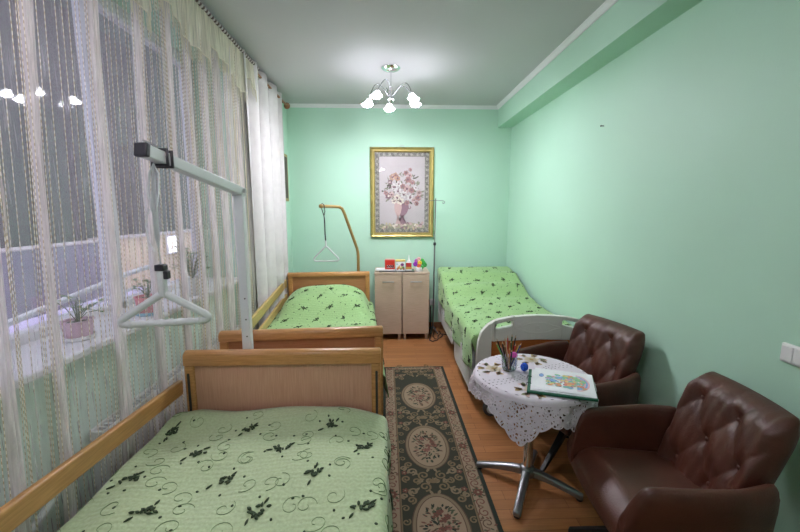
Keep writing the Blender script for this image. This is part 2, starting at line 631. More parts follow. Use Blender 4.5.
# ------------------------------------------------------------ 2-D drawing on a surface (patterns that belong to a mesh)
class Draw:
    """small flat shapes laid on a surface P(u, v) -> point; they stay inside the mesh they decorate"""
    def __init__(s, mb, P):
        s.mb, s.P, s.lift = mb, P, 0.0006

    def poly(s, pts, m, lift=None):
        e = s.lift if lift is None else lift
        cx = sum(p[0] for p in pts) / len(pts)
        cy = sum(p[1] for p in pts) / len(pts)
        vs = [s.P(cx, cy, e)] + [s.P(x, y, e) for x, y in pts]
        n = len(pts)
        s.mb.add(vs, [(0, 1 + i, 1 + (i + 1) % n) for i in range(n)], m)

    def leaf(s, x, y, a, l, wd, m, lift=None, n=5):
        pts = []
        for i in range(n + 1):
            t = i / n
            pts.append((t * l, wd / 2 * sin(pi * t) ** 0.8 if 0 < t < 1 else 0))
        pts += [(t[0], -t[1]) for t in pts[-2:0:-1]]
        ca, sa = cos(a), sin(a)
        s.poly([(x + px * ca - py * sa, y + px * sa + py * ca) for px, py in pts], m, lift)

    def disc(s, x, y, rx, ry, m, lift=None, n=14, rot=0):
        ca, sa = cos(rot), sin(rot)
        pts = []
        for i in range(n):
            a = 2 * pi * i / n
            px, py = rx * cos(a), ry * sin(a)
            pts.append((x + px * ca - py * sa, y + px * sa + py * ca))
        s.poly(pts, m, lift)

    def ring(s, x, y, rx, ry, wd, m, lift=None, n=36):
        e = s.lift if lift is None else lift
        vs = []
        for i in range(n):
            a = 2 * pi * i / n
            vs.append(s.P(x + rx * cos(a), y + ry * sin(a), e))
            vs.append(s.P(x + (rx - wd) * cos(a), y + (ry - wd) * sin(a), e))
        s.mb.add(vs, [(2 * i, 2 * ((i + 1) % n), 2 * ((i + 1) % n) + 1, 2 * i + 1) for i in range(n)], m)

    def line(s, pts, wd, m, lift=None):
        e = s.lift if lift is None else lift
        vs = []
        k = len(pts)
        for i, (x, y) in enumerate(pts):
            x0, y0 = pts[max(0, i - 1)]
            x1, y1 = pts[min(k - 1, i + 1)]
            dx, dy = x1 - x0, y1 - y0
            l = sqrt(dx * dx + dy * dy) or 1
            wd_ = wd[i] if isinstance(wd, list) else wd
            vs.append(s.P(x - dy / l * wd_ / 2, y + dx / l * wd_ / 2, e))
            vs.append(s.P(x + dy / l * wd_ / 2, y - dx / l * wd_ / 2, e))
        s.mb.add(vs, [(2 * i, 2 * i + 1, 2 * i + 3, 2 * i + 2) for i in range(k - 1)], m)

    def rect(s, x0, y0, x1, y1, m, lift=None):
        s.poly([(x0, y0), (x1, y0), (x1, y1), (x0, y1)], m, lift)

    def spiral(s, x, y, r, a0, turns, wd, m, sgn=1, lift=None):
        pts = []
        n = int(14 * turns) + 4
        for i in range(n + 1):
            t = i / n
            a = a0 + sgn * turns * 2 * pi * t
            rr = r * (1 - 0.8 * t)
            pts.append((x + rr * cos(a), y + rr * sin(a)))
        s.line(pts, wd, m, lift)

    def flower(s, x, y, r, m, mc, n=5, lift=None, a0=0.0):
        e = s.lift if lift is None else lift
        for i in range(n):
            a = a0 + 2 * pi * i / n
            s.disc(x + r * 0.55 * cos(a), y + r * 0.55 * sin(a), r * 0.5, r * 0.38, m, e, 8, a)
        s.disc(x, y, r * 0.28, r * 0.28, mc, e * 1.35, 8)


# ============================================================ THE SETTING
XL, XR, YB, YF, ZC = -1.18, 1.544, 4.80, -1.7, 2.765
WY0, WY1, WZ0, WZ1 = 0.2, 3.05, 0.95, 2.60        # window opening


def struct(name, mb, **k):
    o = mb.build(name, **k)
    o['kind'] = 'structure'
    return o


b = MB(); b.box((-1.75, YF - .1, -.1), (XR + .15, YB + .15, 0), M['floor']); struct('floor', b)
b = MB(); b.box((-1.75, YF - .1, ZC), (XR + .15, YB + .15, ZC + .12), M['ceil']); struct('ceiling', b)
b = MB(); b.box((XR, YF - .1, 0), (XR + .15, YB + .15, ZC), M['wall']); struct('wall_right', b)
b = MB(); b.box((XL - .3, YB, 0), (XR, YB + .15, ZC), M['wall']); struct('wall_back', b)
b = MB(); b.box((-1.75, YF - .1, 0), (XR, YF, ZC), M['wall']); struct('wall_front', b)
b = MB()
b.box((-1.5, YF, 0), (XL, WY0, ZC), M['wall'])
b.box((-1.5, WY1, 0), (XL, YB, ZC), M['wall'])
b.box((-1.5, WY0, WZ1), (XL, WY1, ZC), M['wall'])
struct('wall_left', b)
b = MB(); b.box((-1.5, WY0, 0), (-1.235, WY1, WZ0), mat('paler mint wall', (.66, .8, .73), .6)); struct('wall_below_window', b)  # base colour set paler than the other walls
b = MB(); b.box((1.372, YF, 2.515), (XR, YB, ZC), M['beam']); struct('trim_1', b)


def crown(name, a, c, nrm):
    m = MB()
    a, c, nrm = Vector(a), Vector(c), Vector(nrm)
    prof = [(0, 0), (0.034, 0), (0.034, -0.006), (0.024, -0.012), (0.016, -0.022), (0.008, -0.03), (0.008, -0.037), (0, -0.037)]
    vs = [a + nrm * x + Vector((0, 0, z)) for x, z in prof] + [c + nrm * x + Vector((0, 0, z)) for x, z in prof]
    n = len(prof)
    m.add(vs, [(i, (i + 1) % n, n + (i + 1) % n, n + i) for i in range(n)] + [tuple(range(n)), tuple(range(n, 2 * n))[::-1]], M['trim'])
    struct(name, m)


crown('trim_2', (1.372, YF, ZC), (1.372, YB, ZC), (-1, 0, 0))
crown('trim_3', (XL, YB, ZC), (1.372, YB, ZC), (0, -1, 0))
for nm, lo, hi in (('baseboard_back', (XL, YB - .015, 0), (XR, YB, .07)), ('baseboard_right', (XR - .015, YF, 0), (XR, YB - .015, .07)),
                   ('baseboard_left', (XL, WY1, 0), (XL + .015, YB - .015, .07))):
    b = MB(); b.box(lo, hi, M['skirt']); struct(nm, b, bevel=.004)

# window: frame, mullions, panes and a deep sill
win = bpy.data.objects.new('window_1', None); C.objects.link(win); win['kind'] = 'structure'
b = MB()
fx0, fx1 = -1.5, -1.43
for y0, y1 in ((WY0, WY0 + .07), (WY1 - .07, WY1), (2.03, 2.10)):
    b.box((fx0, y0, WZ0), (fx1, y1, WZ1), M['pvc'])
b.box((fx0, WY0, WZ0), (fx1, WY1, WZ0 + .07), M['pvc'])
b.box((fx0, WY0, WZ1 - .07), (fx1, WY1, WZ1), M['pvc'])
b.build('window_frame', win, bevel=.006)
for y0, y1 in ((WY0 + .07, 2.03), (2.10, WY1 - .07)):
    b = MB(); b.box((-1.468, y0, WZ0 + .07), (-1.462, y1, WZ1 - .07), M['pane']); b.build('window_pane', win)
b = MB(); b.box((-1.45, WY0 - .0, WZ0), (-1.15, WY1, WZ0 + .03), M['pvc']); b.build('window_sill', win, bevel=.008)

# ------------------------------------------------------------ outside the window
b = MB(); b.box((-9, -4, -.5), (-1.6, 16, -.4), col('courtyard paving', (0.25, 0.24, 0.27), 0.9)); struct('ground_outside', b)
b = MB(); b.box((-5.0, -2, -.4), (-4.7, 6.6, 1.0), col('grey lilac render', (0.2, 0.18, 0.24), 0.9, var=.1, vscale=3)); b.box((-5.05, -2, 1.0), (-4.68, 6.6, 1.02), col('coping stone', (0.5, 0.46, 0.44), 0.9)); struct('wall_low_outside', b)
b = MB(); b.box((-5.0, 6.6, -.4), (-4.7, 14, 1.02), col('beige render', (0.62, 0.48, 0.34), 0.9, var=.08, vscale=3))
b.box((-5.05, 6.6, 1.02), (-4.65, 14, 1.05), col('coping stone', (0.5, 0.46, 0.44), 0.9)); struct('wall_outside', b)
b = MB(); b.box((-8.5, -3, -.4), (-7.5, 17, 7), col('dusky facade', (0.045, 0.042, 0.05), 0.9, var=.2, vscale=1)); struct('wall_far', b)
b = MB(); b.box((-2.75, -.4, -.4), (-2.2, 4.2, .68), col('lilac painted ramp', (0.7, 0.62, 0.85), 0.8, var=.06, vscale=3)); struct('ramp_outside', b)
hr = thing('ramp_handrail', 'white tubular handrail outside, rising in a slope behind the window glass', 'handrail', (-2.3, 0, .68))
hp = [(0, .9, .0), (0, 2.1, .12), (0, 3.4, .27), (0, 3.62, .285), (0, 3.9, .29), (0, 4.0, .25), (0, 4.03, .0)]
b = MB(); b.tube(hp, .022, M['white'], 10); b.build('upper_rail', hr, smooth=60)
b = MB(); b.tube([(0, .9, -.0), (0, 2.1, .05), (0, 3.5, .13)], .015, M['white'], 8); b.build('lower_rail', hr, smooth=60)
for y, z in ((1.3, .04), (2.2, .13), (3.2, .24)):
    b = MB(); b.tube([(0, y, 0), (0, y, z)], .014, M['white'], 8); b.build('post', hr, smooth=60)
lw = thing('lit_window', 'small bright lit window in the dark building across the courtyard', 'window', (-4.69, 8.45, .62))
b = MB(); b.box((0, -.17, 0), (.02, .17, .34), col('lit pane', (1, .95, .95), .5, emit=(1, .88, .92), estr=1.5)); b.build('lit_pane', lw)
b = MB()
for lo, hi in (((0, -.2, -.03), (.03, .2, 0)), ((0, -.2, .34), (.03, .2, .37)), ((0, -.2, 0), (.03, -.17, .34)), ((0, .17, 0), (.03, .2, .34))):
    b.box(lo, hi, M['pvc'])
b.build('frame', lw)

# ============================================================ BEDSPREADS
def drape_fn(W, L, zf, wl, wr, r=0.05, wave=.012, x0=0.0, end0=0.0, wr_out=0.02):
    """cover over a mattress W wide (x from x0), L long; s runs across in metres and past the edges hangs down"""
    def raw(s, v):
        z = zf(s, v)
        wob = .004 * sin(9 * s + 5 * v) + .003 * sin(17 * v - 6 * s)
        if s < 0 or s > W:
            t = -s if s < 0 else s - W
            sg = -1 if s < 0 else 1
            xe = x0 if s < 0 else x0 + W
            a = min(t / r, pi / 2)
            x = xe + sg * (r * sin(a))
            z -= r * (1 - cos(a))
            d = max(0, t - r * pi / 2)
            x += sg * (wr_out * d + wave * min(1, d / .1) * sin(v * 13 + sg))
            return Vector((x, v, z - d + wob * .5))
        return Vector((x0 + s, v, z + wob))

    def P(s, v, lift=0.0):
        p = raw(s, v)
        if lift:
            e = .004
            n = (raw(s + e, v) - raw(s - e, v)).cross(raw(s, v + e) - raw(s, v - e))
            n.normalize()
            p = p + n * lift
        return p
    return P


def motif(D, x, y, a, sc_=1.0, full=True):
    """a spray of dark embroidered leaves with thin swirls and loose dots"""
    ca, sa = cos(a), sin(a)

    def T(px, py):
        return x + (px * ca - py * sa) * sc_, y + (px * sa + py * ca) * sc_
    for k in range(13):
        q, r = random.uniform(0, 6.3), .034 * random.random() ** .6
        qx, qy = T(r * 1.25 * cos(q) + .006, r * .75 * sin(q))
        D.leaf(qx, qy, random.uniform(0, 6.3), random.uniform(.018, .03) * sc_, random.uniform(.009, .014) * sc_, M['embroid'])
    for px, py, an, l in ((-.04, -.018, 3.7, .034), (.036, .018, .5, .034)):
        qx, qy = T(px, py)
        D.leaf(qx, qy, an + a + random.uniform(-.4, .4), l * sc_, .009 * sc_, M['embroid'])
    if full:
        for sx, sy, sg in ((.10, -.05, 1), (-.085, .085, -1), (.075, .1, 1), (-.12, -.07, 1)):
            if sc_ < .7:
                continue
            D.spiral(x + sx * ca - sy * sa, y + sx * sa + sy * ca, .04, random.uniform(0, 6), 1.05, .0009, M['thread'], sg)
    for k in range(5):
        q, r = a + 1.25 * k + random.uniform(-.4, .4), random.uniform(.055, .12)
        D.disc(x + r * cos(q), y + r * sin(q), .0065 * sc_ ** .5, .005 * sc_ ** .5, M['embroid'], None, 7, random.uniform(0, 3))


def bedspread(name, label, P, s0, s1, v0, v1, m, loc, rz, px=.355, py=.165, shift=(0, 0), hem=None, sc_=.78):
    mb = MB()
    nu, nv = int((s1 - s0) / .02), int((v1 - v0) / .025)
    mb.grid(lambda i, j: P(s0 + (s1 - s0) * i, v0 + (v1 - v0) * j), nu, nv, m, uvfn=lambda i, j: (s0 + (s1 - s0) * i, v0 + (v1 - v0) * j))
    D = Draw(mb, lambda u, v, e=0: P(u, v, e))
    D.lift = .0022
    k = 0
    y = v0 + .08 + shift[1]
    while y < v1 - .05:
        x = s0 + .04 + (px / 2 if k % 2 else 0) + shift[0]
        while x < s1 - .05:
            motif(D, x + random.uniform(-.015, .015), y + random.uniform(-.01, .01), random.choice((.5, .2, -.3, .8, 1.2)) + random.uniform(-.2, .2), sc_)
            x += px
        y += py
        k += 1
    o = mb.build(name, smooth=180)
    o.location = loc
    o.rotation_euler = (0, 0, rz)
    q = o.modifiers.new('thickness', 'SOLIDIFY')
    q.thickness = .004
    q.offset = -1
    tag(o, label, 'bedspread')
    return o


# ============================================================ WOODEN CARE BEDS
def board(parent, name, W, z0, z1, y, th, frame_m, panel_m, slots=True, side=-1, rail_h=.07):
    """end board: panel (part of its own), rounded top rail, two posts; side = which way the slots face"""
    root = MB()
    root.box((-W / 2 + .035, y - th * .3, z0), (W / 2 - .035, y + th * .3, z1 - rail_h + .006), panel_m)
    p = root.build(name, parent)
    t = MB()
    n = 8
    prof = []
    hw = th * .62
    for i in range(n + 1):
        a = pi * i / n
        prof.append((hw * cos(a), z1 - .022 + .022 * sin(a)))
    prof += [(-hw, z1 - rail_h), (hw, z1 - rail_h)]
    k = len(prof)
    xs = [-W / 2, -W / 2 + .006, W / 2 - .006, W / 2]
    vs = []
    for q, x in enumerate(xs):
        f = .86 if q in (0, 3) else 1
        vs += [(x, y + py * f, z1 - rail_h + (pz - z1 + rail_h) * (1 if f == 1 else .9)) for py, pz in prof]
    fs = [(q * k + i, q * k + (i + 1) % k, (q + 1) * k + (i + 1) % k, (q + 1) * k + i) for q in range(3) for i in range(k)]
    fs += [tuple(range(k)), tuple(range(3 * k, 4 * k))[::-1]]
    t.add(vs, fs, frame_m)
    t.build('top_rail', p, smooth=50)
    for sg in (-1, 1):
        t = MB()
        x0, x1 = sorted((sg * W / 2, sg * (W / 2 - .05)))
        t.box((x0, y - th * .55, z0 - .02), (x1, y + th * .55, z1 - rail_h + .002), frame_m)
        t.build('post', p, bevel=.012, segs=3)
        if slots:
            t = MB()
            xc = sg * (W / 2 - .022)
            ys = y + side * th * .55
            t.prism(rrect(xc - .006, z0 + .1, xc + .006, z1 - rail_h - .04, .0055, 4), -.002, .002, M['slot'],
                    Matrix.Translation((0, ys, 0)) @ Matrix.Rotation(pi / 2, 4, 'X'))
            t.build('guide_slot', p)
    return p


def side_rail(parent, name, x, y0, zt0, y1, zt1, h, th, m):
    b = MB()
    b.bar((x, y0, zt0 - h / 2), (x, y1, zt1 - h / 2), th, h, m)
    return b.build(name, parent, bevel=.009, segs=3)


def bed_base(bed, W, L, zt, legm):
    f = MB()
    for sg in (-1, 1):
        f.box((sg * (W / 2 - .06) - .02, .04, zt - .06), (sg * (W / 2 - .06) + .02, L - .04, zt), legm)
    for y in (.1, L * .35, L * .65, L - .14):
        f.box((-W / 2 + .06, y, zt - .05), (W / 2 - .06, y + .04, zt - .01), legm)
    f.build('bed_frame', bed, bevel=.003)
    for sx in (-1, 1):
        for y in (.04, L - .09):
            l = MB()
            l.box((sx * (W / 2 - .05) - .022, y, .075), (sx * (W / 2 - .05) + .022, y + .05, zt - .055), legm)
            o = l.build('leg', bed, bevel=.003)
            c = MB()
            c.lathe([(.001, -.014), (.03, -.014), (.036, -.008), (.036, .008), (.03, .014), (.001, .014)], M['rubber'], (sx * (W / 2 - .05), y + .025, .037), 18, 'x')
            c.build('caster', o, smooth=40)


# ---- near bed: head board away from the camera
W1, L1 = 0.98, 2.05
bed1 = thing('care_bed', 'beech care bed in the foreground, headboard with pale rose panel', 'bed', (-.52, -.19, 0))
bed_base(bed1, W1, L1, .34, M['oaky'])
board(bed1, 'headboard', W1, .28, .812, L1 + .0, .05, M['oak'], M['beech'])
board(bed1, 'footboard', W1, .28, .76, -.0, .05, M['oak'], M['beech'], side=1)
rl = side_rail(bed1, 'side_rail', -W1 / 2 - .022, .02, .772, L1 - .02, .668, .078, .026, M['oaky'])
side_rail(bed1, 'side_rail', -W1 / 2 - .012, .02, .50, L1 - .02, .47, .078, .026, M['oaky'])
side_rail(bed1, 'side_panel', W1 / 2 - .0, .02, .40, L1 - .02, .40, .13, .022, M['beech'])
b = MB()
b.box((-W1 / 2 + .012, .035, .345), (W1 / 2 - .03, L1 - .035, .462), M['mattress'])
b.build('mattress', bed1, bevel=.03, segs=3)


def z1f(s, v):
    e = .511 + .02 * exp(-((v - 1.93) / .07) ** 2) * (1 + .8 * sin(11 * s))
    return e + .006 * sin(5.3 * s + 2 * v) + .004 * sin(14 * s - 9 * v) + .005 * sin(8 * s + 13 * v + 2 * sin(4 * s)) - .012 * exp(-((s - .02) / .05) ** 2) - .05 * max(0, min(1, (s - .78) / .2)) ** 1.5 * max(0, min(1, (v - 1.66) / .3))


P1 = drape_fn(.975, L1, z1f, .1, .3, r=.045, x0=-.498, wr_out=.03)
bedspread('bedspread', 'light green quilted bedspread with dark leaf embroidery on the foreground bed', P1, -.06, .975 + .25, .06, L1 - .042, M['cover'],
          (-.52, -.19, 0), 0, shift=(.06, .05))

# trapeze (lifting pole) of the near bed
tp = thing('lifting_pole', 'pale grey square lifting pole rising behind the foreground headboard, arm over the bed', 'lifting pole', (-.728, 1.945, 0))
b = MB(); b.box((-.022, -.022, .06), (.022, .022, 1.597), M['greyenamel']); pole = b.build('pole', tp, bevel=.004)
for z in (.62, .70, .78, .86, .95, 1.06):
    b = MB()
    b.lathe([(.004, -.0235), (.004, -.0215)], M['slot'], (0.006, 0, z), 8, 'y')
    b.build('peg_hole', pole)
armA, armB = Vector((.006, .03, 1.594)), Vector((-.082, -.60, 1.702))
b = MB(); b.bar(armA, armB, .042, .042, M['greyenamel']); b.build('arm', tp, bevel=.004)
dA = (armB - armA).normalized()
b = MB(); b.bar(armB - dA * .004, armB + dA * .018, .047, .047, M['black']); b.build('end_cap', tp, bevel=.006)
b = MB(); b.prism([(-.026, 1.572), (-.026, 1.632), (.03, 1.627), (.03, 1.602)], -.026, -.0225, M['greyenamel'], Matrix.Rotation(pi / 2, 4, 'Z') @ Matrix.Rotation(pi / 2, 4, 'X'))
b.build('gusset', tp)
b = MB(); b.lathe([(.012, -.03), (.012, .034)], M['steel'], (0.0, 0, 1.6), 10, 'x'); b.build('pivot_bolt', tp, smooth=40)
b = MB(); b.tube([armA + dA * .55 + Vector((0, 0, .023)), armA + dA * .56 + Vector((0, 0, .034)), armB + Vector((0, 0, .034)), armB + Vector((0, 0, .022))], .0028, M['steel'], 6)
b.build('stop_wire', tp, smooth=60)


def triangle_handle(parent, apex, wd, h, r, m, name='grip', yaw=0.0, bumps=True):
    ca, sa = cos(yaw), sin(yaw)
    raw = []
    A, B_, C_ = Vector((0, 0, 0)), Vector((-wd / 2, 0, -h)), Vector((wd / 2, 0, -h))
    rr = .042

    def corner(p, q, t, rad, n=6):
        d1, d2 = (p - q).normalized(), (t - q).normalized()
        s_, e_ = q + d1 * rad, q + d2 * rad
        return [((1 - u) ** 2) * s_ + 2 * u * (1 - u) * q + u * u * e_ for u in [i / n for i in range(n + 1)]]
    raw += corner(C_, A, B_, .02)
    raw += corner(A, B_, C_, rr)
    raw_b = [B_ + (C_ - B_) * t for t in [.14 + .72 * i / 24 for i in range(25)]]
    raw += raw_b
    raw += corner(B_, C_, A, rr)
    def bulge(p):          # the two sides bow outwards
        q = -p.z / h
        return 1 + .16 * sin(pi * max(0, min(1, q)))
    pts, rs = [], []
    for p in raw:
        pts.append(Vector(apex) + Vector((p.x * ca * bulge(p), p.x * sa * bulge(p), p.z)))
        rs.append(r)
    if bumps:
        k0 = 14
        for i in range(25):
            rs[k0 + i] = r * (1 + .16 * cos(i / 24 * 2 * pi * 7))
    b_ = MB()
    b_.tube(pts, rs, m, 12, closed=True)
    return b_.build(name, parent, smooth=180)


hx, hy = -.845, 1.375
th1 = thing('trapeze_handle', 'white plastic triangle trapeze grip on webbing over the foreground bed', 'trapeze handle', (hx, hy, 1.100), 0)
triangle_handle(th1, (.04, 0, .11), .31, .112, .0132, M['grip'], yaw=.2)
b = MB(); b.box((.028, -.014, .095), (.052, .014, .195), M['grip']); b.build('grip_yoke', th1, bevel=.005)
b = MB(); b.box((.024, -.017, .19), (.056, .017, .213), M['black']); bk = b.build('buckle', th1, bevel=.004)
b = MB(); b.box((.05, -.012, .16), (.066, .012, .19), M['black']); b.build('cam_lever', bk, bevel=.003)
b = MB()
b.tube([(.04, 0, .21), (.038, 0, .27), (.036, .0, .31), (.036, 0, .42), (.038, 0, .47), (.046, 0, .562)], [.004, .004, .015, .017, .013, .006], M['strap'], 8, flat=.35)
b.build('strap', th1, smooth=60)
b = MB()
b.tube([(.03, -.008, .40), (.026, -.01, .47), (.034, -.008, .53), (.046, 0, .563), (.058, .004, .53), (.052, .004, .46), (.044, -.004, .40)], .0065, M['straplight'], 8, flat=.4)
b.build('strap_loop', th1, smooth=60)
b = MB(); b.tube([(.02, -.01, .41), (.008, -.012, .35), (.012, -.012, .30), (.026, -.008, .26)], .004, M['straplight'], 6, flat=.5); b.build('strap_tail', th1, smooth=60)
# hanger collar that slides on the arm
b = MB()
cc = armA + dA * .56
cw = Vector((-.728, 1.945, 0)) + cc - Vector((hx, hy, 1.100))
for k in (-.012, .012):
    e = .027
    q = [cw + dA * k + Vector((sx * e, 0, sz * e)) for sx, sz in ((-1, -1), (1, -1), (1, 1), (-1, 1))]
    b.tube(q, .0065, M['black'], 8, closed=True)
b.build('hanger_collar', th1, smooth=60)

# ---- second bed, at the back wall by the white curtains
W2, L2 = 0.93, 2.07
R2 = radians(4.2)
bx, by = -.487, 2.16
bed2 = thing('care_bed', 'beech care bed by the white curtains, red-brown footboard, lifting pole at its head', 'bed', (bx, by, 0), R2)
bed_base(bed2, W2, L2, .34, M['oaky'])
board(bed2, 'headboard', W2 - .03, .28, .832, L2, .05, M['oak'], M['beech_dark'], slots=False, rail_h=.045)
board(bed2, 'footboard', W2, .28, .826, 0, .05, M['oak'], M['beech_dark'], slots=False, rail_h=.055)
side_rail(bed2, 'side_rail', -W2 / 2 - .008, .05, .70, L2 - .02, .762, .085, .024, M['rail2'])
side_rail(bed2, 'side_rail', -W2 / 2 - .008, .05, .545, L2 - .02, .60, .075, .024, M['rail2'])
side_rail(bed2, 'side_panel', W2 / 2 - .01, .03, .40, L2 - .03, .40, .13, .022, M['beech_dark'])
b = MB(); b.box((-W2 / 2 + .02, .035, .345), (W2 / 2 - .025, L2 - .035, .47), M['mattress']); b.build('mattress', bed2, bevel=.03, segs=3)
b = MB()
b.grid(lambda i, j: Vector((-.33 + .66 * i, 1.52 + .45 * j, .475 + .165 * (max(0, sin(pi * i)) ** .35) * (max(0, sin(pi * j)) ** .45))), 20, 16, M['white'])
b.grid(lambda i, j: Vector((-.33 + .66 * (1 - i), 1.52 + .45 * j, .489)), 20, 16, M['white'])
pl = b.build('pillow', smooth=60); pl.location = (bx, by, 0); pl.rotation_euler = (0, 0, R2)
tag(pl, 'pillow humped under the bedspread at the head of the bed by the white curtains', 'pillow')


def z2f(s, v):
    i = (s - .44) / .43
    hump = max(0, 1 - i ** 4) if abs(i) < 1 else 0
    h = .22 * (hump ** .5) * lerp_tab([(1.15, 0), (1.62, .85), (1.8, 1), (1.9, .95), (2.02, .75)], v)
    return .505 + h + .006 * sin(6 * s + 3 * v) + .004 * sin(13 * v - 4 * s)


P2 = drape_fn(.885, L2, z2f, .1, .25, r=.05, x0=-.447, wr_out=.05)
bedspread('bedspread', 'leaf green bedspread with dark sprays over the pillow on the bed by the white curtains', P2, -.08, .885 + .2, .06, L2 - .045, M['cover2'],
          (bx, by, 0), R2, px=.26, py=.15, shift=(.02, .05), sc_=.6)

# its brown lifting pole and handle
tp2 = thing('lifting_pole', 'thin brown bent lifting pole rising from the far wooden headboard', 'lifting pole', (-.319, 4.31, 0), 0)
pp = [(0, 0, .1), (.0, 0, 1.0), (-.004, 0, 1.045), (-.012, -.01, 1.09), (-.135, -.14, 1.49), (-.152, -.16, 1.53), (-.18, -.185, 1.548), (-.21, -.22, 1.55), (-.30, -.62, 1.55)]
b = MB(); b.tube(pp, .0165, M['brownmetal'], 12); b.build('bent_tube', tp2, smooth=60)
b = MB(); b.ball((-.30, -.625, 1.55), .021, M['brownmetal']); b.build('end_knob', tp2, smooth=180)
b = MB(); b.lathe([(.003, 0), (.003, .03), (.005, .03), (.005, .034)], M['steel'], (-.24, -.36, 1.56), 8); b.build('stop_pin', tp2)
hx2, hy2 = -.588, 3.73
th2 = thing('trapeze_handle', 'thin grey wire triangle grip hanging by a dark strap over the far bed', 'trapeze handle', (hx2, hy2, 1.02))
triangle_handle(th2, (0, 0, .15), .265, .152, .0075, M['greyenamel'], bumps=False)
b = MB(); b.tube([(0, 0, .145), (-.002, 0, .2)], .008, M['greyenamel'], 8); b.build('grip_neck', th2, smooth=60)
b = MB(); b.tube([(-.002, 0, .2), (-.006, 0, .26), (-.008, -.0, .40), (-.012, -.005, .45)], [.012, .013, .012, .009], M['black'], 8, flat=.5); b.build('strap', th2, smooth=60)
b = MB(); b.tube([(-.012, -.005, .44), (-.028, -.01, .5), (-.032, -.016, .545), (-.024, -.026, .556), (-.006, -.016, .545), (.0, -.01, .48), (-.01, -.004, .44)], .0045, M['slot'], 6); b.build('strap_loop', th2, smooth=60)

# ============================================================ HOSPITAL BED against the right wall
BX, BW = .672, .85
hb = thing('hospital_bed', 'adjustable hospital bed with grey plastic end board along the right wall', 'bed', (BX, 2.65, 0))
b = MB()
for x in (.1, BW - .1):
    b.box((x - .025, .03, .3), (x + .025, 1.95, .38), M['plastic2'])
for y in (.12, .7, 1.3, 1.85):
    b.box((.1, y, .32), (BW - .1, y + .05, .37), M['plastic2'])
b.build('bed_frame', hb, bevel=.004)
for x in (.13, BW - .13):
    for ya in (.25, 1.25):
        b = MB(); b.bar((x, ya, .33), (x, ya + .5, .13), .04, .05, M['plastic2']); b.build('lift_leg', hb, bevel=.004)
b = MB(); b.box((.1, -.01, .1), (BW - .1, .04, .15), M['plastic2']); b.box((.1, 1.8, .1), (BW - .1, 1.85, .15), M['plastic2'])
b.box((.11, .0, .11), (.16, 1.85, .145), M['plastic2']); b.box((BW - .16, .0, .11), (BW - .11, 1.85, .145), M['plastic2']); b.build('undercarriage', hb, bevel=.004)
for x, y in ((.095, -.035), (BW - .095, -.035), (.095, 1.84), (BW - .095, 1.84)):
    c = MB()
    c.lathe([(.001, -.022), (.045, -.022), (.056, -.016), (.058, 0), (.056, .016), (.045, .022), (.001, .022)], M['rubber'], (x, y, .058), 24, 'y')
    cw_ = c.build('caster', hb, smooth=40)
    c = MB()
    c.lathe([(.001, -.026), (.022, -.026), (.034, -.023), (.034, .023), (.022, .026), (.001, .026)], M['plastic2'], (x, y, .058), 20, 'y')
    c.lathe([(.001, -.029), (.01, -.029), (.01, .029), (.001, .029)], M['slot'], (x, y, .058), 12, 'y')
    c.build('wheel_hub', cw_, smooth=40)
    c = MB(); c.tube([(x, y, .1), (x, y, .15)], .014, M['plastic2'], 8); c.build('caster_fork', cw_)


def mattress_z(v):
    return lerp_tab([(0, .595), (.55, .595), (.95, .60), (1.12, .625), (1.42, .72), (1.68, .82), (1.78, .835), (1.95, .83)], v)


b = MB()
nn = 30
vs, fs = [], []
for k in range(nn + 1):
    v = .04 + 1.9 * k / nn
    zt = mattress_z(v) - .035
    vs += [(.03, v, zt - .11), (BW - .02, v, zt - .11), (BW - .02, v, zt), (.03, v, zt)]
for k in range(nn):
    for q in range(4):
        fs.append((k * 4 + q, k * 4 + (q + 1) % 4, k * 4 + 4 + (q + 1) % 4, k * 4 + 4 + q))
fs += [(0, 1, 2, 3), (nn * 4 + 3, nn * 4 + 2, nn * 4 + 1, nn * 4)]
b.add(vs, fs, M['mattress'])
b.build('mattress', hb, bevel=.02)


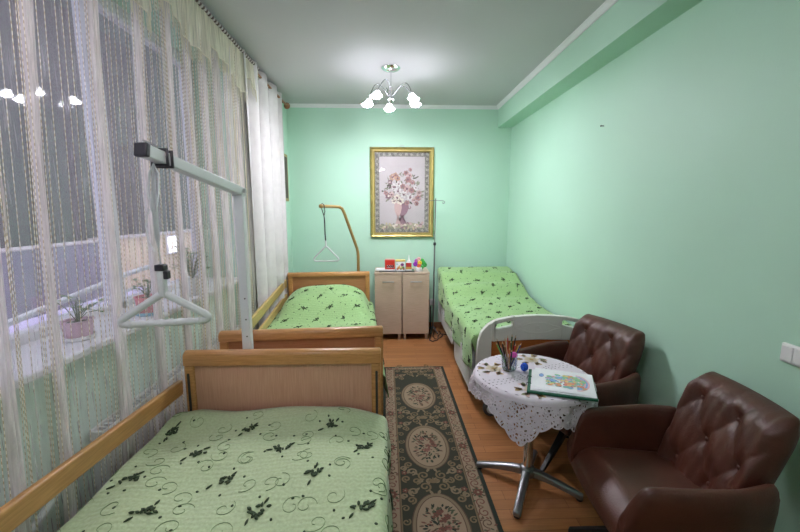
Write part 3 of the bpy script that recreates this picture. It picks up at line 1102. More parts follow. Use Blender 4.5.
def endboard(parent, name, y, th):
    # outer silhouette (symmetric about xc)
    xc = BW / 2
    half = [(-.44, .12), (-.445, .40), (-.435, .55), (-.41, .635), (-.365, .69), (-.29, .727), (-.2, .745), (-.1, .754), (0, .756)]
    out = [(xc + x, z) for x, z in half] + [(xc - x, z) for x, z in half[-2::-1]]
    T = Matrix.Translation((0, y + th / 2, 0)) @ Matrix.Rotation(pi / 2, 4, 'X')
    # built from vertical strips so the two hand holes and the lower opening are real openings
    xs = sorted(set([xc + sg * q for sg in (-1, 1) for q in [0, .04, .09, .13, .16, .17, .178, .185, .195, .21, .24, .275, .29, .3, .307, .312, .335, .35, .36, .39, .41, .43, .44]]))

    def top(x):
        d = -abs(x - xc)
        for (a, za), (c_, zc) in zip(half[1:], half[2:]):
            if a <= d <= c_:
                return za + (zc - za) * (d - a) / (c_ - a)
        return .756 if d > -.01 else .45

    def hole(x):
        d = abs(x - xc)
        if .175 < d < .312:
            t = (d - .2435) / .0685
            hh = .021 * sqrt(max(0, 1 - t ** 6)) if abs(t) < 1 else 0
            zc = .70 - .03 * ((d - .175) / .137) ** 1.3
            return (zc - hh, zc + hh) if hh > .001 else None
        return None

    def under(x):
        d = abs(x - xc)
        return .575 - .01 * (d / .3) if d < .335 else None
    b_ = MB()
    y0, y1 = y - th / 2, y + th / 2
    for xa, xb in zip(xs, xs[1:]):
        xm = (xa + xb) / 2
        segs = []
        u = under(xm)
        lo0, lo1 = (.12, .12) if u is None else (under(xa) or under(xm), under(xb) or under(xm))
        h = hole(xm)
        if h:
            ha, hb_ = hole(xa) or (hole(xm)[0] + .018, hole(xm)[1] - .018), hole(xb) or (hole(xm)[0] + .018, hole(xm)[1] - .018)
            segs = [((lo0, ha[0]), (lo1, hb_[0])), ((ha[1], top(xa)), (hb_[1], top(xb)))]
        else:
            segs = [((lo0, top(xa)), (lo1, top(xb)))]
        for (a0, a1), (c0, c1) in segs:
            vs = [(xa, y0, a0), (xb, y0, c0), (xb, y0, c1), (xa, y0, a1), (xa, y1, a0), (xb, y1, c0), (xb, y1, c1), (xa, y1, a1)]
            b_.add(vs, [(0, 1, 2, 3), (7, 6, 5, 4), (0, 4, 5, 1), (3, 2, 6, 7), (0, 3, 7, 4), (1, 5, 6, 2)], M['plastic'])
    bm_o = b_.build(name, parent, weld=True)
    # remove the inner walls between strips, then round the edges
    bm = bmesh.new(); bm.from_mesh(bm_o.data)
    seen = {}
    for f in bm.faces:
        seen.setdefault(tuple(sorted(v.index for v in f.verts)), []).append(f)
    dead = [f for g in seen.values() if len(g) > 1 for f in g]
    bmesh.ops.delete(bm, geom=dead, context='FACES')
    bmesh.ops.recalc_face_normals(bm, faces=bm.faces)
    bm.to_mesh(bm_o.data); bm.free()
    bm_o.data.shade_smooth()
    bm_o.data.set_sharp_from_angle(angle=radians(40))
    bv = bm_o.modifiers.new('bevel', 'BEVEL'); bv.width = .008; bv.segments = 3; bv.limit_method = 'ANGLE'; bv.angle_limit = radians(50)
    p = MB(); p.box((xc - .345, y - .008, .29), (xc + .345, y + .008, .59), M['redwood']); p.build('wood_panel', bm_o)
    e = MB()
    crest = []
    for t in range(48):
        a = 2 * pi * t / 48
        rx = .15 + .012 * cos(4 * a)
        crest.append((xc + rx * (abs(cos(a)) ** .6) * (1 if cos(a) >= 0 else -1), y - th / 2 - .001, .664 + (.022 + .014 * max(0, cos(2 * a + pi)) ** 2) * sin(a)))
    e.tube(crest, .0035, M['plastic'], 6, closed=True)
    ring_ = [(xc + .018 * cos(2 * pi * t / 20), y - th / 2 - .001, .664 + .018 * sin(2 * pi * t / 20)) for t in range(20)]
    e.tube(ring_, .0028, M['plastic'], 6, closed=True)
    e.build('embossed_crest', bm_o, smooth=180)
    return bm_o


endboard(hb, 'footboard', 0.0, .042)
endboard(hb, 'headboard', 2.02, .042)


def rail_panel(y0, y1, z0, z1):
    b_ = MB()
    pts = rrect(y0, z0, y1, z1, .07, 6)
    b_.prism(pts, -.014, .014, M['plastic2'], Matrix(((0, 0, 1, -.018), (1, 0, 0, 0), (0, 1, 0, 0), (0, 0, 0, 1))))
    o = b_.build('side_panel', hb, bevel=.008, segs=3)
    k = MB()
    k.prism(rrect(y0 + .06, z0 + .06, y1 - .06, z1 - .07, .04, 6), -.018, -.015, M['plastic2'], Matrix(((0, 0, 1, -.018), (1, 0, 0, 0), (0, 1, 0, 0), (0, 0, 0, 1))))
    k.build('grip_recess', o, bevel=.002)


rail_panel(.06, .80, .12, .46)
rail_panel(.88, 1.66, .20, .46)


def z3f(s, v):
    z = mattress_z(v) + .006 * sin(7 * s + 4 * v) + .005 * sin(12 * v - 5 * s)
    z += .03 * exp(-((v - 1.74) / .12) ** 2) * (cos((s - .42) * 6) * .5 - .2)
    return z


P3r = drape_fn(.80, 1.95, z3f, .3, .05, r=.05, x0=.0, wr_out=.0, wave=.016)


def P3(s, v, lift=0):
    # the hem hangs lower at the head end; the near end is cut slightly slanted
    if s < 0:
        s = s * (1 + .55 * max(0, (v - 1.2)) ** 1.0)
        v = v - .12 * max(0, -s - .05) * max(0, 1 - v)
    if v < .03:           # tucked down between the mattress and the end board
        p = P3r(s, .03, lift)
        p.z -= (.03 - v) * max(0, min(1, 1 + s / .06))
        return p
    return P3r(s, v, lift)


bedspread('bedspread', 'green bedspread with dark sprays draped to one side on the hospital bed', P3, -.29, .825, -.14, 1.93, M['cover2'], (BX, 2.65, 0), 0,
          px=.28, py=.14, shift=(.03, .16), sc_=.58)

# ============================================================ IV STAND
iv = thing('iv_stand', 'thin steel infusion stand with hooks between the cabinets and the hospital bed', 'iv stand', (.582, 4.6, 0))
b = MB(); b.tube([(0, 0, .05), (.004, 0, .55), (.008, 0, 1.1)], .0095, M['ivsteel'], 10); b.build('lower_tube', iv, smooth=60)
b = MB(); b.tube([(.008, 0, 1.1), (.014, 0, 1.655)], .0065, M['ivsteel'], 8); b.build('upper_tube', iv, smooth=60)
b = MB(); b.lathe([(.013, -.018), (.017, -.012), (.017, .012), (.013, .018)], M['black'], (.008, 0, 1.11), 12); b.build('clamp_knob', iv, smooth=40)
for sg in (-1, 1):
    b = MB(); b.tube([(.014, 0, 1.63), (.014 + sg * .09, 0, 1.628), (.014 + sg * .108, 0, 1.615), (.014 + sg * .105, 0, 1.597), (.014 + sg * .088, 0, 1.594), (.014 + sg * .08, 0, 1.606)], .0038, M['ivsteel'], 6)
    b.build('hook', iv, smooth=60)
for k in range(4):
    a = pi / 4 + k * pi / 2
    b = MB(); b.tube([(0, 0, .07), (.02 * cos(a), .02 * sin(a), .055), (.065 * cos(a), .16 * sin(a), .012)], .009, M['ivsteel'], 8); b.build('foot', iv, smooth=60)

# ============================================================ CABINETS
def cabinet(name, x0, x1, label, gap):
    c = thing(name, label, 'cabinet', ((x0 + x1) / 2, 4.31, 0), 0, 'pair of bedside cabinets')
    w2 = (x1 - x0) / 2
    b_ = MB()
    t = .018
    b_.box((-w2, .02, .07), (-w2 + t, .42, .78), M['ash']); b_.box((w2 - t, .02, .07), (w2, .42, .78), M['ash'])
    b_.box((-w2, .02, .07), (w2, .42, .07 + t), M['ash']); b_.box((-w2, .40, .07), (w2, .42, .78), M['ash'])
    b_.box((-w2, .02, .40), (w2, .40, .418), M['ash'])
    b_.build('body', c, bevel=.0015)
    b_ = MB(); b_.box((-w2 - .002, -.002, .782), (w2 + .002, .42, .806), M['ash']); b_.build('top', c, bevel=.002)
    b_ = MB(); b_.box((-w2 + .002, .0, .074), (w2 - .002, .018, .778), M['ash']); d = b_.build('door', c, bevel=.002)
    h = MB()
    h.tube([(-.055, .0, .70), (-.055, -.026, .70)], .005, M['steel'], 8); h.tube([(.055, .0, .70), (.055, -.026, .70)], .005, M['steel'], 8)
    h.bar((-.066, -.027, .70), (.066, -.027, .70), .007, .014, M['steel']); h.build('handle', d, bevel=.002)
    for sx in (-1, 1):
        for y in (.035, .37):
            l = MB(); l.box((sx * (w2 - .028) - .014, y - .014, 0), (sx * (w2 - .028) + .014, y + .014, .07), M['steel']); l.build('leg', c, bevel=.002)
    return c


cabinet('bedside_cabinet', -.135, .178, 'left of the two narrow pale ash cabinets under the framed picture', 0)
cabinet('bedside_cabinet', .186, .499, 'right of the two narrow pale ash cabinets, beside the hospital bed', 0)

# things on the cabinets (top at z = .806)
TZ = .806
b = MB(); b.box((-.085, 4.33, TZ), (.33, 4.52, TZ + .012), col('dark glass tray', (.05, .045, .04), .2)); o = b.build('tray', bevel=.004)
tag(o, 'thin dark tray across the two cabinet tops under the tins and box', 'tray')
b = MB(); b.prism(rrect(-.125, 4.36, .0, 4.47, .03), TZ + .0125, TZ + .028, M['white']); b.box((-.115, 4.37, TZ + .028), (-.01, 4.46, TZ + .032), M['paper']); o = b.build('folded_napkin', bevel=.004)
tag(o, 'flat white folded napkin at the left end of the cabinet tops', 'napkin')
T0 = TZ + .0125
rb = thing('red_box', 'red cardboard box with white lettering and pale lid on the left cabinet', 'box', (.042, 4.40, T0))
b = MB(); b.box((-.058, -.03, .014), (.058, .03, .125), col('red card', (.62, .03, .02), .5)); b.build('carton', rb, bevel=.004)
b = MB(); b.box((-.05, -.026, .125), (.05, .026, .135), col('pink lid', (.7, .42, .36), .6)); b.build('lid', rb, bevel=.003)
b = MB(); b.box((-.06, -.032, 0), (.06, .032, .015), M['white']); b.build('base', rb, bevel=.002)
b = MB()
fy = -.0315
wmt, dkt = M['paper'], col('dark print', (.02, .02, .02), .6)
for x in (-.022, .0045, .031):                                  # three rounded letters and a bar, as on the carton
    pts = [(x + .0095 * cos(2 * pi * t / 14), fy, .052 + .0115 * sin(2 * pi * t / 14)) for t in range(15 if x > 0.02 else 12)]
    b.tube([(p[0] + .001, p[1] + .0009, p[2] - .001) for p in pts], .0048, dkt, 6)
    b.tube(pts, .0032, wmt, 6)
for x in (-.022, .0045):
    b.bar((x, fy, .052), (x + .011, fy, .052), .004, .004, wmt)
b.bar((-.034, fy, .036), (.044, fy, .036), .002, .004, wmt)
b.build('lettering', rb, label='white letters with dark outline')

tin = thing('storage_tin', 'white tin with a yellow lid and a coloured picture print beside the red box', 'tin', (.165, 4.40, T0))
b = MB(); b.prism(rrect(-.056, -.035, .056, .035, .02), 0, .105, M['paper'])
D = Draw(b, lambda u, v, e=0: Vector((u, -.0352 - e, v)))
D.lift = .0008
for (x, z, r, c_) in ((-.02, .035, .017, 'orange'), (-.033, .02, .013, 'rust'), (.004, .022, .015, 'olive'), (.02, .07, .02, 'plum'), (.03, .035, .017, 'green'),
                      (-.012, .055, .01, 'sand'), (.036, .02, .012, 'rust'), (.012, .045, .012, 'sand'), (-.038, .075, .012, 'sky')):
    rgb = {'orange': (.7, .3, .08), 'rust': (.45, .1, .05), 'olive': (.35, .32, .1), 'plum': (.22, .05, .2), 'green': (.12, .28, .08), 'sand': (.7, .5, .2), 'sky': (.45, .6, .7)}[c_]
    D.disc(x, z, r, r * .9, col('print ' + c_, rgb), D.lift * random.uniform(.7, 1.4))
b.build('tin_body', tin)
b = MB(); b.prism(rrect(-.058, -.037, .058, .037, .02), .105, .125, col('yellow lid', (.78, .6, .14), .5)); b.build('lid', tin, bevel=.004)
sb = thing('small_carton', 'small red and yellow carton right of the yellow lidded tin', 'box', (.262, 4.40, T0))
b = MB(); b.box((-.032, -.022, .012), (.032, .022, .088), col('deep red card', (.5, .03, .03), .5)); b.build('carton', sb, bevel=.002)
b = MB(); b.box((-.033, -.023, .012), (.033, .023, .042), col('ochre print', (.55, .3, .07), .6)); b.build('printed_band', sb)
b = MB(); b.box((-.034, -.024, 0), (.034, .024, .0125), M['white']); b.build('base', sb, bevel=.002)
b = MB(); b.box((-.032, -.022, .088), (.032, .022, .096), M['white']); b.build('lid', sb, bevel=.002)
bt = thing('spray_bottle', 'slim white bottle with a narrow nozzle behind the red and yellow carton', 'bottle', (.272, 4.53, TZ))
b = MB(); b.lathe([(.02, 0), (.022, .01), (.022, .09), (.016, .112), (.008, .12)], M['white'], n=16); b.build('bottle_body', bt, smooth=50)
b = MB(); b.lathe([(.009, .12), (.009, .14), (.005, .145), (.004, .175)], M['white'], n=12); b.build('nozzle', bt, smooth=50)
fl = thing('artificial_flower_posy', 'small bright posy of purple, yellow and green flowers on the right cabinet', 'flowers', (.385, 4.40, TZ))
b = MB(); b.lathe([(.04, 0), (.05, .02), (.046, .045), (.03, .05)], M['white'], n=18); b.build('pot', fl, smooth=50)
for k, (x, y, z, rgb, nm) in enumerate(((-.045, 0, .085, (.3, .03, .5), 'purple'), (-.03, .01, .12, (.5, .08, .55), 'violet'), (.005, -.01, .1, (.85, .6, .05), 'yellow'), (-.005, 0, .14, (.75, .4, .4), 'pink'),
                                        (.0, -.02, .065, (.75, .12, .06), 'red'), (.05, 0, .1, (.05, .45, .08), 'leaf green'), (.065, .0, .075, (.04, .35, .06), 'dark leaf'), (.035, 0, .125, (.1, .5, .1), 'bright leaf'), (.025, -.02, .05, (.08, .4, .1), 'low leaf'))):
    b = MB()
    for p in range(7):
        a = 2 * pi * p / 7
        c0 = Vector((x + .015 * cos(a), y - .008, z + .015 * sin(a)))
        b.ball(c0, .0135, col('posy ' + nm, rgb, .5), 8, 6, (1, .5, 1))
    b.tube([(0, 0, .045), (x * .6, y, z * .6 + .02), (x, y, z)], .002, col('posy leaf green', (.05, .45, .08)), 5)
    b.build('leaf' if 'leaf' in nm else 'blossom', fl, smooth=180)

# socket on the back wall and cables on the floor
so = thing('wall_socket', 'white wall socket low on the back wall beside the cabinets', 'socket', (.59, 4.795, .30))
b = MB(); b.box((-.038, -.012, 0), (.038, .004, .08), M['white']); b.build('plate', so, bevel=.004)
b = MB(); b.lathe([(.022, -.014), (.024, -.0115)], M['plastic2'], (0, 0, .04), 16, 'y'); b.build('outlet', so)
ca = MB()
ca.tube([(.56, 4.72, .30), (.56, 4.68, .1), (.55, 4.5, .012), (.52, 4.36, .01), (.50, 4.27, .01), (.53, 4.22, .01), (.60, 4.27, .01), (.62, 4.4, .012), (.66, 4.5, .01), (.74, 4.45, .01), (.78, 4.3, .01)], .006, M['black'], 8)
ca.tube([(.60, 4.6, .01), (.56, 4.42, .01), (.57, 4.3, .01), (.63, 4.33, .012), (.68, 4.42, .01), (.66, 4.6, .01)], .005, M['black'], 8)
o = ca.build('power_cable', smooth=60)
tag(o, 'loose black power cable coiled on the floor beside the right cabinet', 'cable')

# ============================================================ FRAMED PICTURE
pf = thing('framed_picture', 'large gold framed picture of a flower bouquet in a vase on the back wall', 'picture', (.2, 4.775, 1.727))
PW, PH = .785, 1.095


def frame_ring(mb, w0, h0, w1, h1, y0, y1, m):
    o4 = [(-w0, -h0), (w0, -h0), (w0, h0), (-w0, h0)]
    i4 = [(-w1, -h1), (w1, -h1), (w1, h1), (-w1, h1)]
    vs = [(x, y0, z) for x, z in o4] + [(x, y1, z) for x, z in i4] + [(x, .022, z) for x, z in o4] + [(x, .022, z) for x, z in i4]
    fs = []
    for i in range(4):
        j = (i + 1) % 4
        fs += [(i, j, 4 + j, 4 + i), (8 + i, 12 + i, 12 + j, 8 + j), (i, 8 + i, 8 + j, j), (4 + i, 4 + j, 12 + j, 12 + i)]
    mb.add(vs, fs, m)


b = MB()
frame_ring(b, PW / 2, PH / 2, PW / 2 - .014, PH / 2 - .014, -.005, -.02, M['gold'])
frame_ring(b, PW / 2 - .014, PH / 2 - .014, PW / 2 - .03, PH / 2 - .03, -.02, -.012, M['gold'])
frame_ring(b, PW / 2 - .03, PH / 2 - .03, PW / 2 - .047, PH / 2 - .047, -.012, -.016, M['goldlight'])
frame_ring(b, PW / 2 - .047, PH / 2 - .047, PW / 2 - .06, PH / 2 - .06, -.016, -.004, M['gold'])
b.build('frame', pf)
mw, mh = PW / 2 - .058, PH / 2 - .058
b = MB()
b.box((-mw, .006, -mh), (mw, .02, mh), col('grey mount', (.23, .22, .2), .8, var=.5, vscale=70))
D = Draw(b, lambda u, v, e=0: Vector((u, .006 - e, v)))
mt = col('mount scroll', (.5, .48, .43)); md = col('mount dark', (.1, .095, .085))
bw = .055
k = 0
for (xa, za, xb, zb, n) in ((-mw + bw / 2, -mh, -mw + bw / 2, mh, 30), (mw - bw / 2, -mh, mw - bw / 2, mh, 30), (-mw, -mh + bw / 2, mw, -mh + bw / 2, 20), (-mw, mh - bw / 2, mw, mh - bw / 2, 20)):
    for i in range(n):
        t = (i + .5) / n
        D.spiral(xa + (xb - xa) * t, za + (zb - za) * t, .015, k * 1.3, 1.1, .004, mt if i % 2 else md, 1 if k % 2 else -1, .0006)
        k += 1
D.line([(-mw + .002, -mh), (-mw + .002, mh)], .004, mt, .0008); D.line([(mw - .002, -mh), (mw - .002, mh)], .004, mt, .0008)
b.build('patterned_mount', pf)
aw, ah = mw - bw, mh - bw
b = MB()
b.box((-aw, .004, -ah), (aw, .012, ah), col('picture ground', (.47, .43, .445), .7, var=.05, vscale=5))
D = Draw(b, lambda u, v, e=0: Vector((u, .004 - e, v)))
rnd = random.Random(3)
cg = {n: col('picture ' + n, c) for n, c in dict(rose=(.4, .22, .22), blush=(.52, .36, .35), cream=(.66, .6, .52), white=(.6, .57, .57), peach=(.5, .3, .22), mauve=(.27, .16, .2), leafd=(.13, .13, .1), leaf=(.24, .24, .18),
                                               plum=(.18, .09, .11), stone=(.36, .34, .25), tan=(.5, .42, .28)).items()}
# draped table the vase stands on
D.poly([(-aw + .0, -ah), (aw, -ah), (aw, -.40), (.1, -.36), (-.1, -.385), (-aw, -.39)], cg['stone'], .0004)
for i in range(60):
    D.leaf(rnd.uniform(-aw + .03, aw - .04), rnd.uniform(-ah + .015, -.385), rnd.uniform(0, 6.3), rnd.uniform(.03, .06), rnd.uniform(.015, .03), rnd.choice((cg['tan'], cg['mauve'], cg['leaf'], cg['cream'], cg['blush'])), .0006 + i * 1e-5)
# goblet vase
for x0, m_ in ((-.05, cg['blush']), (.0, cg['mauve'])):
    pts = [(-.075, -.12), (-.085, -.18), (-.06, -.245), (-.02, -.29), (-.016, -.33), (-.06, -.38), (.06, -.38), (.016, -.33), (.02, -.29), (.06, -.245), (.085, -.18), (.075, -.12)]
    D.poly([(x0 + .0 + x * (1 if x0 == 0 else .55), z) for x, z in pts], m_, .0012 if x0 == 0 else .0014)
D.spiral(.095, -.17, .04, 2, .8, .01, cg['mauve'], 1, .0013)
# stems and leaves
for i in range(90):
    a = rnd.uniform(.05, pi - .05); r = rnd.uniform(.05, .27)
    x, z = .01 + r * .95 * cos(a) * 1.0, -.09 + r * 1.25 * sin(a) + rnd.uniform(-.05, .03)
    D.leaf(x, z, a + rnd.uniform(-1.2, 1.2), rnd.uniform(.03, .065), rnd.uniform(.012, .022), rnd.choice((cg['leafd'], cg['leaf'], cg['leaf'])), .0015 + i * 1e-5)
k = 0
for (x, z, r, n1) in ((-.12, .19, .04, 'peach'), (-.08, .215, .034, 'peach'), (-.055, .175, .035, 'peach'), (.05, .24, .034, 'rose'), (.09, .21, .036, 'blush'), (.075, .16, .04, 'rose'), (.13, .13, .03, 'rose'), (.1, .28, .024, 'rose'),
                      (-.1, .07, .046, 'white'), (-.04, .11, .034, 'white'), (-.05, .02, .045, 'white'), (.06, .05, .05, 'blush'), (.01, .08, .034, 'rose'), (.12, .03, .036, 'rose'), (-.17, -.04, .04, 'mauve'), (-.2, .0, .03, 'rose'),
                      (-.13, -.02, .036, 'blush'), (.02, -.02, .044, 'white'), (.1, -.05, .042, 'white'), (.15, -.09, .034, 'blush'), (.2, -.06, .04, 'rose'), (.21, .0, .034, 'blush'), (.17, .06, .03, 'white'), (-.06, -.06, .044, 'cream'),
                      (-.02, -.1, .046, 'cream'), (-.1, -.1, .034, 'cream'), (.06, -.12, .034, 'rose'), (-.16, .08, .03, 'leafd'), (.18, -.13, .03, 'rose'), (-.15, .13, .03, 'mauve')):
    D.flower(x, z, r, cg[n1], cg['mauve' if n1 != 'mauve' else 'cream'], 6, .003 + k * 4e-5, rnd.uniform(0, 1)); k += 1
    for q in range(5):
        D.leaf(x + rnd.uniform(-r, r) * .5, z + rnd.uniform(-r, r) * .5, rnd.uniform(0, 6), r * .55, r * .2, rnd.choice((cg['plum'], cg['white'], cg['rose'], cg['leaf'])), .0036 + k * 4e-5)
b.build('flower_print', pf)
b = MB(); b.box((-mw, -.0035, -mh), (mw, -.0015, mh), M['picglass']); b.build('glass_pane', pf)
b = MB(); b.tube([(-.03, .012, PH / 2 - .005), (-.02, .01, PH / 2 + .018), (0, .008, PH / 2 + .026), (.02, .01, PH / 2 + .018), (.03, .012, PH / 2 - .005)], .0035, M['steel'], 6); b.build('hanging_ring', pf, smooth=60)

p2 = thing('framed_picture', 'gold framed picture on the side wall, seen edge-on past the white curtains', 'picture', (XL, 4.60, 1.89))
b = MB(); b.box((0, -.2, -.27), (.022, .06, .27), M['gold']); b.build('frame', p2, bevel=.006)
b = MB(); b.box((.0222, -.165, -.235), (.024, .025, .235), col('dark canvas', (.08, .06, .04), .6, var=.4, vscale=9)); b.build('canvas', p2)

# ============================================================ ARMCHAIRS
def tuft_h(u, v):
    p, q = u + v, u - v
    c_ = (abs(sin(pi * p)) * abs(sin(pi * q))) ** .4
    dp, dq = p - round(p), q - round(q)
    return .45 * c_ + .55 * (1 - exp(-(dp * dp + dq * dq) / .035))


def armchair(name, label, loc, rz):
    ch = thing(name, label, 'armchair', loc, rz, 'leather armchairs by the table')
    # local frame: +x is the front, y across; seat top .43
    SW, LZ = .255, .40
    # upholstered outer shell: one band running arm - back - arm, thick, with a varying top edge
    path = []
    n = 40
    xb, xf, yw, rc = -.22, .29, .262, .12
    for i in range(9):
        path.append((xf - (xf - xb - rc) * i / 9, -yw + .012 * (1 - i / 9)))
    for i in range(9):
        a = -pi / 2 - (pi / 2) * i / 8
        path.append((xb + rc + rc * cos(a), -yw + rc + rc * sin(a)))
    m_ = len(path)
    for i in range(1, 7):
        path.append((xb, -yw + rc + (2 * yw - 2 * rc) * i / 7))
    path += [(x, -y) for x, y in path[:m_][::-1]]

    # arm panels: left and right
    for sg in (-1, 1):
        b_ = MB()
        pts_o = []
        nL, nz = 18, 10
        th = .05

        def edge(t):     # t 0 at front .. 1 at back : (x, ztop, y outward)
            x = .265 - .475 * t
            zt = .582 + .035 * t
            f = min(1, t / .12)
            zt -= .13 * (1 - sin(f * pi / 2)) ** 1.0
            return x, zt, .236 + .024 * sin(t * pi * .6) - .035 * max(0, t - .7) / .3
        secs = []
        for i in range(nL + 1):
            t = i / nL
            t = t * t * (1.6 - .6 * t) if t < 1 else 1
            x, zt, yo = edge(t)
            zb = .31
            h = max(.03, zt - zb)
            fl_ = .02 * (zt - .45) / .15
            sec = []
            prof = [(th / 2, 0), (th / 2 + .004, .35), (th / 2 + .006, .75), (th / 2 + .002, .9), (th * .32, .98), (0, 1), (-th * .32, .98), (-th / 2, .9), (-th / 2, .5), (-th / 2, 0)]
            for oy, q in prof:
                sec.append(Vector((x + (.03 if t == 0 else 0) * sin(q * pi), sg * (yo + oy + fl_ * q), zb + h * q)))
            secs.append(sec)
        vs = [p for s_ in secs for p in s_]
        k = len(secs[0])
        fs = [(i * k + j, i * k + j + 1, (i + 1) * k + j + 1, (i + 1) * k + j) for i in range(nL) for j in range(k - 1)]
        fs += [(i * k + k - 1, i * k, (i + 1) * k, (i + 1) * k + k - 1) for i in range(nL)]
        fs += [tuple(range(k)), tuple(range(nL * k, nL * k + k))[::-1]]
        b_.add(vs, fs, M['leather'])
        b_.build('armrest', ch, smooth=60, sub=1)
    # back: tufted front, smooth rear, reclined, wider at shoulder height
    b_ = MB()
    H0, H1 = .34, .815
    NU, NV = 64, 64

    def backp(i, j, front):
        v = j
        z = H0 + (H1 - H0) * v
        hw = .2 + .022 * sin(min(1, v * 1.25) * pi / 2) - .012 * max(0, v - .8) / .2
        u = (i * 2 - 1)
        # soft rounded upper corners
        ez = 0
        x0 = -.175 - .115 * v - .02 * v * v + .045 * (u * u) * (1 - .4 * v)
        y = u * hw
        ed = min(1, (1 - abs(u)) / .16) * min(1, (1 - v) / .13)
        ed = sin(max(0, ed) * pi / 2) ** .5 if ed > 0 else 0
        if abs(u) > .86 and v > .86:
            cu, cv = (abs(u) - .86) / .14, (v - .86) / .14
            rr = sqrt(cu * cu + cv * cv)
            mx = max(cu, cv)
            if rr > 1e-6:
                f = mx / rr
                y = (1 if u > 0 else -1) * hw * (.86 + .14 * cu * (f * .55 + .45))
                z = H0 + (H1 - H0) * (.86 + .14 * cv * (f * .55 + .45))
        if front:
            tu = tuft_h(u * 1.25 + .25, v * 1.75 + .1)
            d = .03 + .03 * tu + .003 * sin(23 * u + 9 * v) * sin(17 * v - 8 * u)
            x = x0 + .02 + d * ed - .02 * (1 - ed)
        else:
            x = x0 - .035 * ed
        return Vector((x, y, z))
    b_.grid(lambda i, j: backp(i, j, True), NU, NV, M['leather'])
    b_.grid(lambda i, j: backp(1 - i, j, False), NU, NV, M['leather'])
    bk_ = b_.build('backrest', ch, smooth=180, weld=True)
    # join rim between front and rear
    bm = bmesh.new(); bm.from_mesh(bk_.data)
    be = [e for e in bm.edges if e.is_boundary]
    bmesh.ops.remove_doubles(bm, verts=list({v for e in be for v in e.verts}), dist=.0005)
    be = [e for e in bm.edges if e.is_boundary]
    try:
        bmesh.ops.bridge_loops(bm, edges=be)
    except Exception:
        pass
    bmesh.ops.recalc_face_normals(bm, faces=bm.faces)
    for f in bm.faces:
        f.smooth = True
    bm.to_mesh(bk_.data); bm.free()
    # buttons sit in the hollows where the creases cross
    for bu in range(-6, 7):
        for bv in range(-2, 9):
            p, q = bu, bv
            u = ((p + q) / 2 - .25) / 1.25
            v = ((p - q) / 2 - .1) / 1.75
            if abs(u) < .8 and .12 < v < .86:
                P0 = backp((u + 1) / 2, v, True)
                t = MB(); t.ball(P0 + Vector((.002, 0, 0)), .009, M['leather'], 10, 6, (.5, 1, 1)); t.build('button', bk_, smooth=180)
    # seat: thick cushion, rounded front
    b_ = MB()

    def seat(i, j, top):
        x = -.2 + .47 * i
        u = j * 2 - 1
        hw = .222 + .018 * i
        y = u * hw
        e = min(1, (1 - i) / .22); e = sin(e * pi / 2) ** .6 if e > 0 else 0
        es = min(1, (1 - abs(u)) / .12); es = sin(es * pi / 2) ** .5 if es > 0 else 0
        if top:
            z = .33 + (.095 + .012 * cos(u * pi / 2) * sin(pi * i)) * e * (.75 + .25 * es) + .0
            z -= .012 * (1 - i)
        else:
            z = .33 - .05 * e
        return Vector((x + (.012 * (1 - u * u) if i > .9 else 0), y, z))
    b_.grid(lambda i, j: seat(i, j, True), 30, 24, M['leather_seat'])
    b_.grid(lambda i, j: seat(1 - i, j, False), 30, 24, M['leather'])
    b_.build('seat', ch, smooth=180, weld=True)
    b_ = MB(); b_.box((-.17, -.2, .262), (.2, .2, .285), M['blackmetal']); b_.build('seat_plate', ch, bevel=.01)
    b_ = MB(); b_.lathe([(.03, .10), (.03, .2), (.024, .2), (.024, .27)], M['blackmetal'], n=16); b_.build('column', ch, smooth=40)
    for k in range(4):
        a = pi / 4 + k * pi / 2
        d = Vector((cos(a), sin(a), 0))
        b_ = MB()
        p0, p1 = d * .02 + Vector((0, 0, .175)), d * .33 + Vector((0, 0, .016))
        sd = Vector((-d.y, d.x, 0))
        vs = []
        for p, hw, hh in ((p0, .018, .03), ((p0 + p1) / 2, .015, .02), (p1, .011, .012)):
            vs += [p - sd * hw - Vector((0, 0, hh)), p + sd * hw - Vector((0, 0, hh)), p + sd * hw + Vector((0, 0, hh)), p - sd * hw + Vector((0, 0, hh))]
        fs = [(4 * q + j, 4 * q + (j + 1) % 4, 4 * q + 4 + (j + 1) % 4, 4 * q + 4 + j) for q in range(2) for j in range(4)] + [(3, 2, 1, 0), (8, 9, 10, 11)]
        b_.add(vs, fs, M['blackmetal'])
        b_.build('leg', ch, bevel=.004)
    return ch


ch1 = armchair('armchair', 'brown tufted leather armchair behind the round table, in front of the hospital bed', (1.14, 2.18, 0), radians(180 + 15))
ch2 = copy_tree(ch1)
ch1.scale = (1, 1.1, 1)
ch2.location = (1.108, 1.358, 0)
ch2.rotation_euler = (0, 0, radians(180 - 6))
for c_, a_ in ((ch1, -22), (ch2, 12)):      # each swivel base stands at its own angle
    for o in c_.children:
        if o.name.split('.')[0] == 'leg':
            o.rotation_euler.z = radians(a_)
ch2['label'] = 'brown tufted leather armchair nearest the camera, at the lower right below the light switch'

